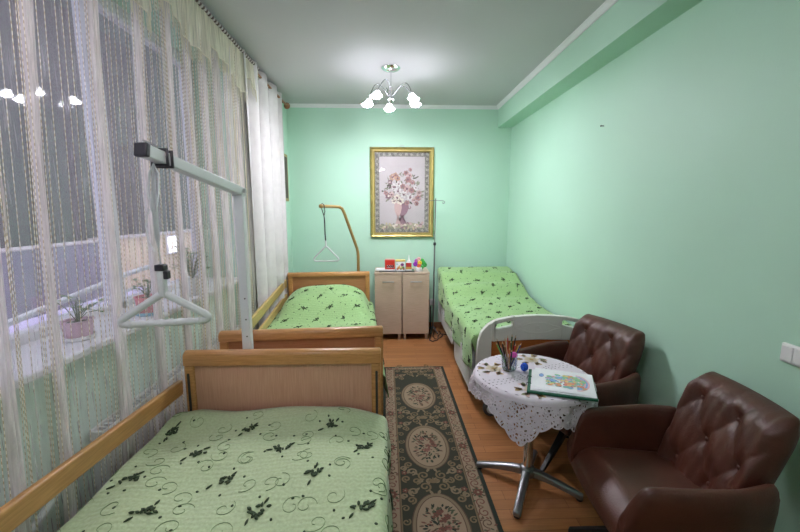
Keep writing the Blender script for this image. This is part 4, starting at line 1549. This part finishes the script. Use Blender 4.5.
# ============================================================ ROUND TABLE
TC = (.775, 1.90)
TH = .64
tb = thing('round_table', 'small round pedestal table with four-star metal foot under the lace cloth', 'table', (TC[0], TC[1], 0))
b = MB(); b.lathe([(.28, TH - .022), (.296, TH - .018), (.298, TH - .008), (.293, TH)], M['ash'], n=56); b.build('table_top', tb, smooth=40)
b = MB(); b.lathe([(.026, .09), (.026, TH - .03)], M['chrome'], n=24); b.build('column', tb, smooth=40)
b = MB(); b.lathe([(.12, TH - .034), (.12, TH - .024)], M['alu'], n=24); b.build('top_bracket', tb)
b = MB(); b.lathe([(.04, .055), (.045, .075), (.04, .10), (.028, .112)], M['alu'], n=24); b.build('hub', tb, smooth=50)
for k in range(4):
    a = radians(150) + k * pi / 2
    d = Vector((cos(a), sin(a), 0)); sd = Vector((-d.y, d.x, 0))
    secs = ((.02, .022, .058, .10), (.08, .021, .055, .093), (.16, .02, .042, .073), (.23, .02, .024, .052), (.272, .02, .012, .04), (.285, .014, .012, .034))
    vs = []
    for r, hw, z0, z1 in secs:
        c0 = d * r
        vs += [c0 - sd * hw + Vector((0, 0, z0)), c0 + sd * hw + Vector((0, 0, z0)), c0 + sd * hw * .95 + Vector((0, 0, z1 - .006)), c0 + sd * hw * .55 + Vector((0, 0, z1)), c0 - sd * hw * .55 + Vector((0, 0, z1)), c0 - sd * hw * .95 + Vector((0, 0, z1 - .006))]
    n = 6
    fs = [(i * n + j, i * n + (j + 1) % n, (i + 1) * n + (j + 1) % n, (i + 1) * n + j) for i in range(len(secs) - 1) for j in range(n)] + [tuple(range(n))[::-1], tuple(range(len(secs) * n - n, len(secs) * n))]
    b = MB(); b.add(vs, fs, M['alu']); lg = b.build('leg', tb, bevel=.003)
    b = MB(); b.lathe([(.015, 0), (.017, .004), (.015, .014)], M['black'], tuple(d * .268), 14); b.build('foot_glide', lg, smooth=40)

# lace cloth
ZT = TH + .004
RT = .304


def corner_drop(a):
    """how far the cloth hangs past the rim at angle a (0 = +x, away from the wall side is pi)"""
    d = .078
    for a0, amp, wd in ((radians(-121), .125, .28), (radians(-56), .085, .34), (radians(-160), -.02, .4), (radians(170), .02, .4), (radians(-20), .05, .4), (radians(90), -.02, 1.0)):
        q = (a - a0 + pi) % (2 * pi) - pi
        d += amp * exp(-(q / wd) ** 2)
    return max(.05, d)


def cloth_pt(a, l):
    """l: metres out from the centre along the cloth"""
    if l <= RT - .02:
        return Vector((l * cos(a), l * sin(a), ZT))
    t = l - (RT - .02)
    r0 = .022
    q = min(t / r0, pi / 2)
    d = max(0, t - r0 * pi / 2)
    fold = (.012 * sin(7 * a + .6) + .007 * sin(13 * a + 2)) * min(1, d / .05)
    r = RT - .02 + r0 * sin(q) + fold + .06 * d
    return Vector((r * cos(a), r * sin(a), ZT - r0 * (1 - cos(q)) - d))


tc_ = thing('tablecloth', 'white round lace-edged tablecloth with embroidered flowers on the small table', 'tablecloth', (TC[0], TC[1], 0))
b = MB()
NA = 160
vs = [Vector((0, 0, ZT))]
rad = [.06, .12, .18, .24, .27, .28, .29, .30, .31, .32]
for l in rad:
    vs += [cloth_pt(2 * pi * i / NA, l) for i in range(NA)]
fs = [(0, 1 + i, 1 + (i + 1) % NA) for i in range(NA)]
for q in range(len(rad) - 1):
    fs += [(1 + q * NA + i, 1 + q * NA + (i + 1) % NA, 1 + (q + 1) * NA + (i + 1) % NA, 1 + (q + 1) * NA + i) for i in range(NA)]
b.add(vs, fs, M['linen'])
DC = Draw(b, lambda u, v, e=0: cloth_pt(atan2(v, u), sqrt(u * u + v * v)) + Vector((0, 0, e)))
DC.lift = .0012
ec = {n: col('cloth ' + n, c) for n, c in dict(gold=(.5, .33, .12), olive=(.2, .2, .09), brown=(.28, .17, .1), cream=(.66, .55, .42), pink=(.7, .45, .4)).items()}
for a in (radians(70), radians(160), radians(-110), radians(-20)):
    x, y = .2 * cos(a), .2 * sin(a)
    for k in range(13):
        aa = 2 * pi * k / 13 + .3
        DC.leaf(x + .05 * cos(aa), y + .045 * sin(aa), aa + .9 * (1 if k % 2 else -1), .05, .024, (ec['olive'], ec['gold'], ec['brown'], ec['pink'])[k % 4], .0014)
    DC.flower(x, y, .045, ec['cream'], ec['gold'], 6, .0018)
# openwork bands: short dark gaps along crossing curves
for a in (radians(25), radians(115), radians(-65), radians(-155)):
    for off in (-.014, .0, .014):
        for k in range(11):
            l = .06 + .024 * k
            bend = off * (1 + k * .12) + .03 * sin(k * .5) * .4
            x, y = l * cos(a) - bend * sin(a), l * sin(a) + bend * cos(a)
            DC.leaf(x, y, a + (.2 if k % 2 else -.2), .013, .0045, M['linenhole'], .001, 4)
for k in range(34):
    a = 2 * pi * k / 34
    DC.leaf(.285 * cos(a), .285 * sin(a), a + pi / 2, .02, .005, M['linenhole'], .001, 4)
b.build('linen_centre', tc_, smooth=180)
b = MB()
NA2, NR = 360, 16


def lace_pt(i, j):
    a = 2 * pi * i
    dr = corner_drop(a)
    sca = .016 * abs(sin(a * 19)) ** .6
    return cloth_pt(a, .318 + (dr + sca) * j)


b.grid(lace_pt, NA2, NR, M['lace'], uvfn=lambda i, j: (i * 2.1, j * corner_drop(2 * pi * i)))
# crochet cords that bound the lace: an inner band and the scalloped hem with rosettes
b.tube([cloth_pt(2 * pi * i / 200, .322) for i in range(200)], .0022, M['linen'], 5, closed=True)
hem = [lace_pt(i / 400, 1) for i in range(400)]
b.tube(hem, .0024, M['linen'], 5, closed=True)
for k in range(38):
    i0 = (k + .5) / 38
    for j0, rr in ((.72, .014), (.3, .011)):
        dr = corner_drop(2 * pi * i0)
        if dr * j0 < .02:
            continue
        pts = []
        for t in range(14):
            aa = 2 * pi * t / 14
            pts.append(lace_pt((i0 + rr * cos(aa) / 2.2) % 1, min(1, j0 + rr * sin(aa) / dr)))
        b.tube(pts, .0028, M['linen'], 5, closed=True)
        b.ball(lace_pt(i0, j0), .006, M['linen'], 8, 5)
b.build('lace_border', tc_, smooth=60)

# things on the table
ZS = ZT + .0035
cupx, cupy = .668, 1.955
cp = thing('pencil_tumbler', 'clear plastic tumbler holding pencils on the lace tablecloth', 'cup', (cupx, cupy, ZS))
b = MB()
b.lathe([(.036, 0), (.037, .004), (.044, .082), (.0445, .084), (.042, .083), (.035, .006), (.001, .005)], M['glass'], n=28, cap=False)
for k in range(10):
    a = 2 * pi * k / 10
    b.bar((.0375 * cos(a), .0375 * sin(a), .008), (.0425 * cos(a + .15), .0425 * sin(a + .15), .07), .003, .004, M['glass'], (cos(a), sin(a), .1))
b.build('tumbler_wall', cp, smooth=40)
b = MB(); b.lathe([(.034, .001), (.034, .005)], M['glass'], n=28); b.build('tumbler_base', cp)
pcs = [('black', (.012, .012, .014), 4), ('red', (.5, .03, .02), 2), ('orange', (.65, .2, .04), 1), ('dark green', (.02, .12, .04), 1), ('light green', (.15, .45, .1), 1), ('navy blue', (.02, .03, .16), 1), ('brown', (.16, .07, .03), 2),
       ('yellow', (.7, .5, .08), 1), ('bare wood', (.55, .36, .18), 2), ('grey', (.25, .27, .3), 2), ('maroon', (.2, .02, .03), 1), ('silver', (.5, .52, .55), 1)]
ang = 0
rp_ = random.Random(5)
for nm, rgb, cnt in pcs:
    for k in range(cnt):
        ang += 2.4
        r0 = rp_.uniform(.002, .02); r1 = rp_.uniform(.02, .042)
        L = rp_.uniform(.13, .185)
        a1 = ang + rp_.uniform(-.5, .5)
        p0 = Vector((r0 * cos(ang), r0 * sin(ang), .007)); p1 = Vector((r1 * cos(a1) - .006, r1 * sin(a1), .09))
        d = (p1 - p0).normalized()
        e = p0 + d * L
        mb = MB()
        mb.tube([p0, e - d * .016], .0036, col('pencil ' + nm, rgb, .4), 6)
        mb.tube([e - d * .016, e - d * .004], [.0036, .0012], col('pencil sharpened wood', (.6, .4, .22)), 6)
        mb.tube([e - d * .004, e], [.0012, .0003], col('pencil ' + nm, rgb, .4), 6)
        o = mb.build('pencil')
        o.location = (cupx, cupy, ZS)
        tag(o, ('%s pencil standing in the clear tumbler' % nm) if cnt == 1 else ('one of the %s pencils standing in the clear tumbler' % nm), 'pencil', 'pencils in the tumbler' if cnt == 1 else '%s pencils in the tumbler' % nm)
b = MB(); b.ball((0, 0, .016), .02, col('pink plastic', (.75, .1, .5), .4), 14, 10, (1, .8, .8)); o = b.build('pencil_sharpener', smooth=180); o.location = (cupx + .012, cupy - .03, ZS + .076)
tag(o, 'bright pink rounded sharpener in the mouth of the tumbler', 'sharpener')
b = MB()
b.ball((0, 0, .022), .022, col('blue wool', (.02, .1, .6), .9, var=.4, vscale=120), 18, 12, (.95, .9, 1.05))
o = b.build('ball_of_yarn', smooth=180); o.location = (cupx + .074, cupy - .028, ZS)
tag(o, 'small bright blue fuzzy ball beside the pencil tumbler', 'ball')
# folder and coloured drawing
fo = thing('green_folder', 'dark green ring folder lying under the coloured drawing on the table', 'folder', (.868, 1.762, ZS), 0)
quad = [(-.205, -.085), (.085, -.185), (.20, .075), (-.10, .165)]
b = MB(); b.prism(quad, 0, .011, col('green card', (.01, .11, .06), .5)); b.build('folder_cover', fo, bevel=.002)
b = MB()
for t in (.3, .6):
    x, y = -.205 + .105 * t, -.085 + .25 * t
    b.tube([(x - .006, y, .004), (x - .004, y, .017), (x + .014, y - .005, .017), (x + .016, y - .005, .012)], .002, M['blackmetal'], 6)
b.build('binder_ring', fo, smooth=60)
b = MB(); b.prism([(x * .94 + .006, y * .94) for x, y in quad], .0112, .0135, M['paper']); b.build('inner_sheets', fo)
dw = thing('coloured_drawing', 'white sheet with a coloured-pencil drawing on the green folder', 'drawing', (.87, 1.765, ZS + .0145), 0)
b = MB()
q0, q1, q2, q3 = [Vector((x, y, 0)) for x, y in ((-.18, -.075), (.085, -.168), (.188, .066), (-.07, .158))]


def sheet(u, v, e=0):
    p = q0 * (1 - u) * (1 - v) + q1 * u * (1 - v) + q2 * u * v + q3 * (1 - u) * v
    return p + Vector((0, 0, .004 * sin(pi * u) + .022 * max(0, .3 - u) * max(0, v - .3) + e))


b.grid(lambda i, j: sheet(i, j), 16, 10, M['paper'])
DD = Draw(b, sheet); DD.lift = .0006
cd = {n: col('crayon ' + n, c) for n, c in dict(blue=(.25, .42, .75), teal=(.2, .5, .45), orange=(.8, .36, .18), red=(.75, .25, .22), green=(.3, .6, .28), pink=(.8, .45, .5), yellow=(.8, .65, .25), lilac=(.5, .42, .65), line=(.12, .15, .3)).items()}
rq = random.Random(11)
DD.disc(.13, .66, .042, .085, cd['line'], .0005, 16); DD.disc(.13, .66, .036, .073, cd['blue'], .0007, 16)
# an abstract garden: arches and petals in coloured pencil
for k, (rx, c_) in enumerate(((.20, 'pink'), (.17, 'blue'), (.135, 'pink'), (.11, 'teal'))):
    pts = [(.72 + rx * cos(t), .48 + rx * 1.75 * sin(t)) for t in [-pi * .5 + pi * i / 18 for i in range(19)]]
    DD.line(pts, .032, cd[c_], .0006 + k * 1e-4)
for k in range(95):
    x = rq.uniform(.24, .84); y = .46 + rq.uniform(-.26, .28)
    n1 = rq.choice(('teal', 'green', 'orange', 'red', 'blue', 'teal', 'orange', 'green', 'lilac', 'yellow'))
    s_ = rq.uniform(.02, .045)
    DD.disc(x, y, s_ * 1.12, s_ * 1.6, cd['line'] if k % 4 == 0 else cd['teal'], .0010 + k * 6e-6, 9, rq.uniform(0, 3))
    DD.disc(x, y, s_, s_ * 1.45, cd[n1], .0011 + k * 6e-6, 9, rq.uniform(0, 3))
for k in range(6):
    DD.flower(rq.uniform(.3, .8), .46 + rq.uniform(-.2, .2), .04, cd[rq.choice(('orange', 'pink', 'yellow'))], cd['red'], 5, .0019)
b.build('paper_sheet', dw, smooth=180)

# ============================================================ RUG
RX0, RX1, RY0, RY1 = -.032, .546, .35, 3.507
rc = {n: col('rug ' + n, c, .95, bump=.3, bscale=400) for n, c in dict(dark=(.012, .02, .012), field=(.026, .028, .015), cream=(.26, .19, .125), beige=(.185, .135, .08), tan=(.15, .105, .055), rust=(.13, .045, .03), rose=(.2, .08, .06), leaf=(.05, .06, .03), brown=(.09, .05, .03)).items()}
b = MB()
b.box((RX0, RY0, .0005), (RX1, RY1, .009), rc['dark'])
D = Draw(b, lambda u, v, e=0: Vector((u, v, .009 + e)))
D.lift = .0003
rw = random.Random(21)
D.rect(RX0 + .022, RY0 + .022, RX1 - .022, RY1 - .022, rc['cream'], .0003)
bw = .098
D.rect(RX0 + bw, RY0 + bw * .6, RX1 - bw, RY1 - bw * .6, rc['tan'], .0005)
D.rect(RX0 + bw + .008, RY0 + bw * .7, RX1 - bw - .008, RY1 - bw * .7, rc['field'], .0007)
# border: scrolling stems with rust and dark leaves
for sx in (0, 1):
    xc = RX0 + .06 if sx == 0 else RX1 - .06
    y = RY0 + .05
    k = 0
    while y < RY1 - .04:
        sg = 1 if k % 2 else -1
        D.spiral(xc, y, .03, pi / 2 * sg, 1.2, .006, rc['rust'] if k % 3 else rc['brown'], sg, .0006)
        for q in range(5):
            a = rw.uniform(0, 6.3)
            D.leaf(xc + .028 * cos(a), y + .03 * sin(a), a + 1, .022, .009, rc[rw.choice(('rust', 'leaf', 'tan', 'brown', 'rose'))], .0008)
        if k % 6 == 3:
            D.flower(xc, y, .026, rc['rust'], rc['cream'], 6, .0010)
            for q in range(8):
                a = q * pi / 4
                D.leaf(xc + .016 * cos(a), y + .016 * sin(a), a, .024, .01, rc['leaf'], .0009)
        y += .068
        k += 1
    for off, m_ in ((-.036, 'brown'), (.036, 'brown')):
        D.line([(xc + off, RY0 + .03), (xc + off, RY1 - .03)], .004, rc[m_], .0006)
for yy in (RY1 - .042,):
    for k in range(9):
        x = RX0 + .06 + k * .057
        D.spiral(x, yy, .016, k, 1.1, .005, rc['brown'], 1 if k % 2 else -1, .0007)
xm = (RX0 + RX1) / 2
med = [2.92, 2.25, 1.60, .97, .5]
for my in med:
    for rx, ry, m_, e in ((.142, .232, 'brown', .0010), (.136, .226, 'beige', .0012), (.122, .208, 'brown', .0014), (.117, .203, 'cream', .0016)):
        D.disc(xm, my, rx, ry, rc[m_], e, 40)
    for k in range(150):
        a = rw.uniform(0, 6.3); r = rw.uniform(0, 1) ** .6
        x, y = xm + .08 * r * cos(a), my + .15 * r * sin(a)
        D.leaf(x, y, a + rw.uniform(-.8, .8), rw.uniform(.016, .034), rw.uniform(.007, .013), rc[rw.choice(('leaf', 'dark', 'leaf', 'dark', 'brown', 'rust'))], .0018 + k * 1e-6)
    for k in range(16):
        a = rw.uniform(0, 6.3); r = rw.uniform(0, .95)
        D.flower(xm + .055 * r * cos(a), my + .11 * r * sin(a), .018, rc[rw.choice(('rust', 'rose', 'rust', 'cream'))], rc['brown'], 5, .0020 + k * 1e-5)
# scrolls between and beside the medallions
ys = [RY1 - .12] + [(a + c_) / 2 for a, c_ in zip(med, med[1:])]
for y0 in ys:
    for sx in (-1, 1):
        for dx, dy, r, sg, m_ in ((.13, .14, .026, 1, 'tan'), (.13, -.14, .026, -1, 'tan'), (.165, .11, .02, -1, 'beige'), (.165, -.11, .02, 1, 'beige'), (.07, .0, .015, 1, 'beige'), (.05, .045, .034, 1, 'tan'), (.05, -.045, .034, -1, 'tan'), (.115, .08, .03, -1, 'beige'), (.115, -.08, .03, 1, 'beige'), (.15, .02, .026, 1, 'tan'), (.02, 0, .02, 1, 'beige'), (.095, .0, .024, -1, 'tan')):
            D.spiral(xm + sx * dx, y0 + dy, r, pi / 2 + (0 if sx > 0 else pi), 1.35, .011, rc[m_], sg * sx, .0011)
        for dx, dy, a in ((.08, .05, .8), (.08, -.05, -.8), (.14, .06, 1.8), (.14, -.06, -1.8), (.03, .07, 2), (.03, -.07, -2)):
            aa = a if sx > 0 else pi - a
            D.leaf(xm + sx * dx, y0 + dy, aa, .045, .017, rc['beige'], .0012)
        D.flower(xm + sx * .16, y0 + .07, .018, rc['rust'], rc['cream'], 5, .0013); D.flower(xm + sx * .16, y0 - .07, .018, rc['rust'], rc['cream'], 5, .0013)
    for k in range(5):
        D.leaf(xm, y0 - .02, pi / 2 + (k - 2) * .5, .05, .014, rc['tan'], .0013)
for my in med:
    for sx in (-1, 1):
        for dy in (-.13, -.045, .045, .13):
            D.spiral(xm + sx * .165, my + dy, .022, dy * 20, 1.2, .008, rc['tan'], sx, .0009)
o = b.build('rug')
tag(o, 'narrow dark green runner rug with cream oval flower medallions on the floor', 'rug')

# ============================================================ CHANDELIERS
def chandelier(loc, em, bulb, label):
    c = thing('chandelier', label, 'chandelier', loc, 0)
    b_ = MB(); b_.lathe([(.085, -.0005), (.085, -.008), (.07, -.022), (.04, -.03), (.012, -.034)], M['chrome'], n=28); b_.build('ceiling_plate', c, smooth=40)
    b_ = MB(); b_.tube([(0, 0, -.03), (0, 0, -.19)], .007, M['chrome'], 10); b_.build('stem', c, smooth=60)
    b_ = MB(); b_.lathe([(.004, -.15), (.018, -.17), (.026, -.2), (.02, -.235), (.03, -.255), (.026, -.28), (.012, -.3), (.004, -.31)], M['chrome'], n=20); b_.build('centre_boss', c, smooth=60)
    for k in range(5):
        a = radians((12, 93, 160, 236, -32)[k])
        d = Vector((cos(a), sin(a), 0))
        sd = Vector((-d.y, d.x, 0))
        pts = []
        for i in range(13):
            t = i / 12
            pts.append(d * (.015 + .195 * t) + Vector((0, 0, -.25 + .135 * sin(t * pi * .8) - .075 * t * t)) + sd * (.035 * sin(pi * t)))
        b_ = MB(); b_.tube(pts, .004, M['darkchrome'], 8); arm = b_.build('arm', c, smooth=60)
        e = pts[-1]
        b_ = MB(); b_.lathe([(.012, .012), (.018, 0), (.016, -.014)], M['chrome'], e, 14); b_.build('lamp_holder', arm, smooth=50)
        b_ = MB()

        def petal(i, j):
            th = 2 * pi * i
            z = -.004 - .056 * j
            r = .014 + .026 * (j ** .7) * (1 + .28 * (j ** 2) * cos(6 * th)) + .006 * j * cos(6 * th)
            tl = d * (.02 * j)
            return e + tl + Vector((r * cos(th), r * sin(th), z + .012 * j * j * cos(6 * th)))
        b_.grid(petal, 36, 8, em)
        b_.build('lamp_shade', arm, smooth=180)
        b_ = MB(); b_.ball(e + d * .012 + Vector((0, 0, -.05)), .022, bulb, 12, 8); b_.build('bulb', arm, smooth=180)
    return c


chandelier((.05, 3.585, ZC), M['emit'], M['bulb'], 'chrome ceiling chandelier with five lit frosted flower shades at the far end of the room')
chandelier((-.30, .35, ZC), M['emit_fill'], M['bulb_fill'], 'added chrome fill chandelier with five lit shades, unseen above the viewpoint')  # fill lamp added outside the view

# ============================================================ SWITCH, NAIL
sw = thing('light_switch', 'white rocker light switch on the right wall above the near armchair', 'light switch', (XR, 1.29, .962))
b = MB(); b.box((-.012, -.075, -.037), (.003, .073, .037), M['white']); b.build('plate', sw, bevel=.004)
for y in (-.066, -.02, .026):
    b = MB(); b.box((-.017, y, -.029), (-.011, y + .042, .03), M['white']); b.build('rocker', sw, bevel=.002)
b = MB(); b.lathe([(.003, 0), (.003, -.02), (.006, -.021), (.006, -.024)], M['slot'], n=10, axis='x'); o = b.build('nail'); o.location = (XR, 2.747, 2.099)
tag(o, 'tiny dark nail sticking out of the bare right wall', 'nail')

# ============================================================ RADIATOR in the niche
ra = thing('radiator', 'white panel radiator under the window, behind the string curtain', 'radiator', (-1.192, 1.5, .10))
b = MB()
b.box((-.036, 0, 0), (-.03, 1.5, .5), M['white'])
n = 60
vs, fs = [], []
for i in range(n + 1):
    y = 1.5 * i / n
    x = .022 + (.008 if i % 2 else 0)
    vs += [(x, y, .0), (x, y, .49)]
fs = [(2 * i, 2 * i + 2, 2 * i + 3, 2 * i + 1) for i in range(n)]
b.add(vs, fs, M['white'])
b.build('front_panel', ra)
b = MB()
for i in range(50):
    y = .015 + 1.47 * i / 49
    b.box((-.034, y - .004, .485), (.028, y + .004, .495), M['plastic2'])
b.box((-.036, 0, .48), (-.028, 1.5, .505), M['white']); b.box((.022, 0, .48), (.032, 1.5, .505), M['white'])
b.build('top_grille', ra)
for y in (0, 1.494):
    b = MB(); b.box((-.036, y - .004, 0), (.032, y + .008, .5), M['white']); b.build('side_cover', ra, bevel=.002)
b = MB(); b.tube([(.0, -.002, .42), (.0, -.06, .43), (0, -.2, .4), (.0, -.4, .3), (.0, -.7, .27), (.0, -.98, .27)], .014, M['plastic2'], 10); b.tube([(.0, -.002, .06), (.0, -.5, .04), (.0, -.98, .04)], .014, M['plastic2'], 10)
b.build('pipe', ra, smooth=60)

# ============================================================ POTS ON THE SILL
SZ = WZ0 + .03


def plant_pot(name, label, x, y, r, h, pm, dish, leafs, seed, spread, ht):
    p = thing(name, label, 'potted plant', (x, y, SZ))
    b_ = MB(); b_.lathe([(r * .78, .008), (r * .82, .012), (r, h * .97), (r * 1.06, h * .97), (r * 1.06, h), (r * .9, h), (r * .88, h * .9)], pm, n=24); b_.build('pot', p, smooth=40)
    b_ = MB(); b_.lathe([(r * .9, 0), (r * 1.05, .004), (r * 1.08, .018), (r * 1.0, .018), (r * .85, .008)], dish, n=24); b_.build('saucer', p, smooth=40)
    b_ = MB(); b_.lathe([(r * .86, h * .88), (r * .5, h * .91)], col('potting soil', (.03, .02, .015), .9), n=20); b_.build('soil', p)
    rr = random.Random(seed)
    f = MB()
    for k in range(leafs):
        a = rr.uniform(0, 6.3); t = rr.uniform(.2, 1)
        base = Vector((0, 0, h * .9))
        tip = Vector((spread * t * cos(a), spread * t * sin(a), h + ht * rr.uniform(.25, 1)))
        f.tube([base, (base + tip) / 2 + Vector((0, 0, ht * .15)), tip], .0018, col('plant stem', (.06, .12, .03)), 4)
        for q in range(3):
            an = rr.uniform(0, 6.3); l = rr.uniform(.022, .04)
            dv = Vector((cos(an), sin(an), rr.uniform(-.3, .5))).normalized()
            sv = dv.cross(Vector((0, 0, 1))).normalized() * l * .35
            f.add([tip, tip + dv * l * .5 + sv, tip + dv * l, tip + dv * l * .5 - sv], [(0, 1, 2, 3)], col('plant leaf', (.07, .17, .05), .5) if rr.random() < .75 else col('plant pale leaf', (.2, .3, .1), .5))
    f.build('foliage', p, label='green leaves on thin stems')
    return p


plant_pot('potted_plant', 'pink flower pot with blue saucer and small plant on the window sill', -1.215, 1.94, .058, .095, col('pink pot', (.75, .22, .27), .5), col('blue saucer', (.25, .5, .62), .5), 16, 1, .06, .09)
plant_pot('potted_plant', 'white flower pot with a bushy leafy plant on the window sill', -1.225, 2.41, .056, .11, M['white'], M['white'], 46, 2, .11, .2)
plant_pot('potted_plant', 'small pale pink pot with a low plant, nearest of the pots on the window sill', -1.27, 1.56, .055, .08, col('pale pink pot', (.62, .4, .5), .5), M['white'], 14, 4, .08, .1)

# ============================================================ CURTAINS
CX = -1.115
rodA = thing('curtain_rod', 'carved brown curtain rod with wooden finial carrying the white curtains', 'curtain rod', (CX, 0, 2.685))
b = MB(); b.tube([(0, -.3, 0), (0, 4.5, 0)], .0125, M['rod'], 12); b.build('rod', rodA, smooth=60)
b = MB(); b.lathe([(.013, 0), (.02, .01), (.014, .022), (.03, .04), (.036, .06), (.028, .085), (.012, .1), (.018, .112), (.004, .13)], M['rod'], (0, 4.5, 0), 16, 'y'); b.build('finial', rodA, smooth=50)
for y in (4.42, 3.33):
    b = MB(); b.tube([(0, y, 0), (-.06, y, 0)], .008, M['rod'], 8); b.build('bracket', rodA, smooth=60)

wc = thing('white_curtain', 'heavy white jacquard grommet curtain hanging at the far end of the window wall', 'curtain', (CX - .008, 3.13, 0))
b = MB()


def wcurt(i, j):
    y = .02 + 1.13 * i
    z = 2.735 - 2.715 * j
    ph = 2 * pi * (i * 3.9)
    x = .038 * cos(ph) * (1 - .2 * j) + .006 * sin(ph * 2.3 + 3 * j)
    return Vector((x, y + .03 * sin(ph) + .03 * j * (1 - i) - .055 * j * i, z))


b.grid(wcurt, 120, 24, M['whitecurt'])
b.build('curtain_cloth', wc, smooth=180, solid=.003)
for k in range(8):
    i = (k + .5) / 7.8
    p = wcurt(i, .018)
    t = MB(); t.tube([(p.x + .012 * 0 + .024 * cos(2 * pi * q / 14) * .25, p.y + .024 * cos(2 * pi * q / 14), 2.685 + .026 * sin(2 * pi * q / 14)) for q in range(14)], .0045, M['steel'], 6, closed=True)
    t.build('grommet', wc, smooth=60)

stc = thing('string_curtain', 'long white string curtain with golden beads over the window, gathered in folds', 'curtain', (CX, 0, 0))
# gathered sheer folds: (centre, half width at top, half width at bottom)
folds = [(1.0, .05, .07), (1.185, .05, .065), (1.345, .035, .05), (1.62, .045, .055), (1.9, .04, .06), (2.13, .05, .07), (2.33, .07, .08), (2.52, .08, .09), (2.70, .08, .09), (2.88, .09, .1), (3.04, .08, .09), (3.18, .06, .07), (.75, .06, .08), (.45, .06, .08)]
b = MB()
rs_ = random.Random(9)


def drift(y_, t):
    return -.12 * max(0, min(1, (2.7 - y_) / 1.2)) * t



def string(mb, y0, y1, x0, x1, r, ph, amp):
    pts = []
    n_ = 14
    for i in range(n_ + 1):
        t = i / n_
        pts.append((x0 + (x1 - x0) * t + amp * .5 * cos(5 * t + ph), y0 + (y1 - y0) * t + drift(y0, t) + amp * sin(4.3 * t + ph) * t, 2.66 - 2.62 * t))
    mb.tube(pts, r, M['string'], 4)


y = .3
while y < 3.22:
    string(b, y, y + rs_.uniform(-.012, .012), .0, -.005 + rs_.uniform(-.012, .012), .0014, rs_.uniform(0, 6), .006)
    y += .028 * rs_.uniform(.8, 1.2)
for c0, w0, w1 in folds:
    n_ = 4 if c0 < 2 else 9
    for k in range(n_):
        u = rs_.uniform(-1, 1)
        string(b, c0 + w0 * u, c0 + w1 * u + .02 * sin(c0 * 9), rs_.uniform(-.02, .02), rs_.uniform(-.03, .015), .0014, rs_.uniform(0, 6), .008)
b.build('strings', stc, kind='stuff')
for c0, w0, w1 in folds:
    b = MB()

    def fold(i, j, c0=c0, w0=w0, w1=w1):
        u = i * 2 - 1
        wd = (w0 + (w1 - w0) * j) * (.34 + .1 * sin(3 * j + c0 * 7))
        ph = u * 7 + c0 * 5
        return Vector((.017 * sin(ph) + .006 * sin(9 * j + c0), c0 + drift(c0, j) + .02 * sin(c0 * 9) * j + wd * u + .005 * sin(6 * j + ph), 2.655 - 2.62 * j))
    b.grid(fold, 26, 30, M['sheer2'])
    b.build('sheer_fold', stc, smooth=180)
b = MB()


def veil(i, j):
    y_ = .25 + 2.98 * i
    return Vector((-.012 + .012 * sin(y_ * 21) + .004 * sin(4 * j + y_ * 6), y_ + drift(y_, j) + .01 * sin(5 * j + y_ * 3), 2.655 - 2.62 * j))


b.grid(veil, 220, 16, M['sheer'])
b.build('sheer_veil', stc, smooth=180)

val = thing('valance', 'cream scalloped fringed valance along the top of the string curtain', 'valance', (CX + .022, 0, 0))
b = MB()


def val_bottom(y_):
    t = (y_ - .1) / .62 % 1
    return .17 + .13 * t ** 1.4 + .02 * sin(y_ * 17)


def valp(i, j):
    y_ = .1 + 3.42 * i
    return Vector((.006 * sin(y_ * 60) * (.4 + j) + .014 * sin(y_ * 10) * j, y_, 2.70 - val_bottom(y_) * j))


b.grid(valp, 420, 12, M['creamv'])
b.tube([valp(k / 420, 1) for k in range(421)], .003, col('cream hem', (.8, .74, .6), .8), 5)
b.build('scalloped_cloth', val, smooth=180)
b = MB()
for k in range(340):
    y_ = .1 + 3.42 * (k + .5) / 340
    e = valp((y_ - .1) / 3.42, 1)
    l = rs_.uniform(.05, .09)
    b.tube([e, e + Vector((rs_.uniform(-.003, .003), rs_.uniform(-.003, .003), -l))], .0016, col('cream fringe', (.78, .74, .6), .8), 4)
b.build('fringe', val, kind='stuff')
b = MB()
pts1, pts2 = [], []
for k in range(700):
    y_ = .1 + 3.42 * k / 699
    a = y_ * 2 * pi / .04
    pts1.append((.006 * cos(a), y_, 2.712 + .008 * sin(a)))
    pts2.append((-.006 * cos(a), y_, 2.712 - .008 * sin(a)))
b.tube(pts1, .0075, col('dark twisted cord', (.09, .05, .045), .7), 6); b.tube(pts2, .0075, col('pale twisted cord', (.6, .56, .54), .7), 6)
b.build('twisted_cord', val, smooth=60)
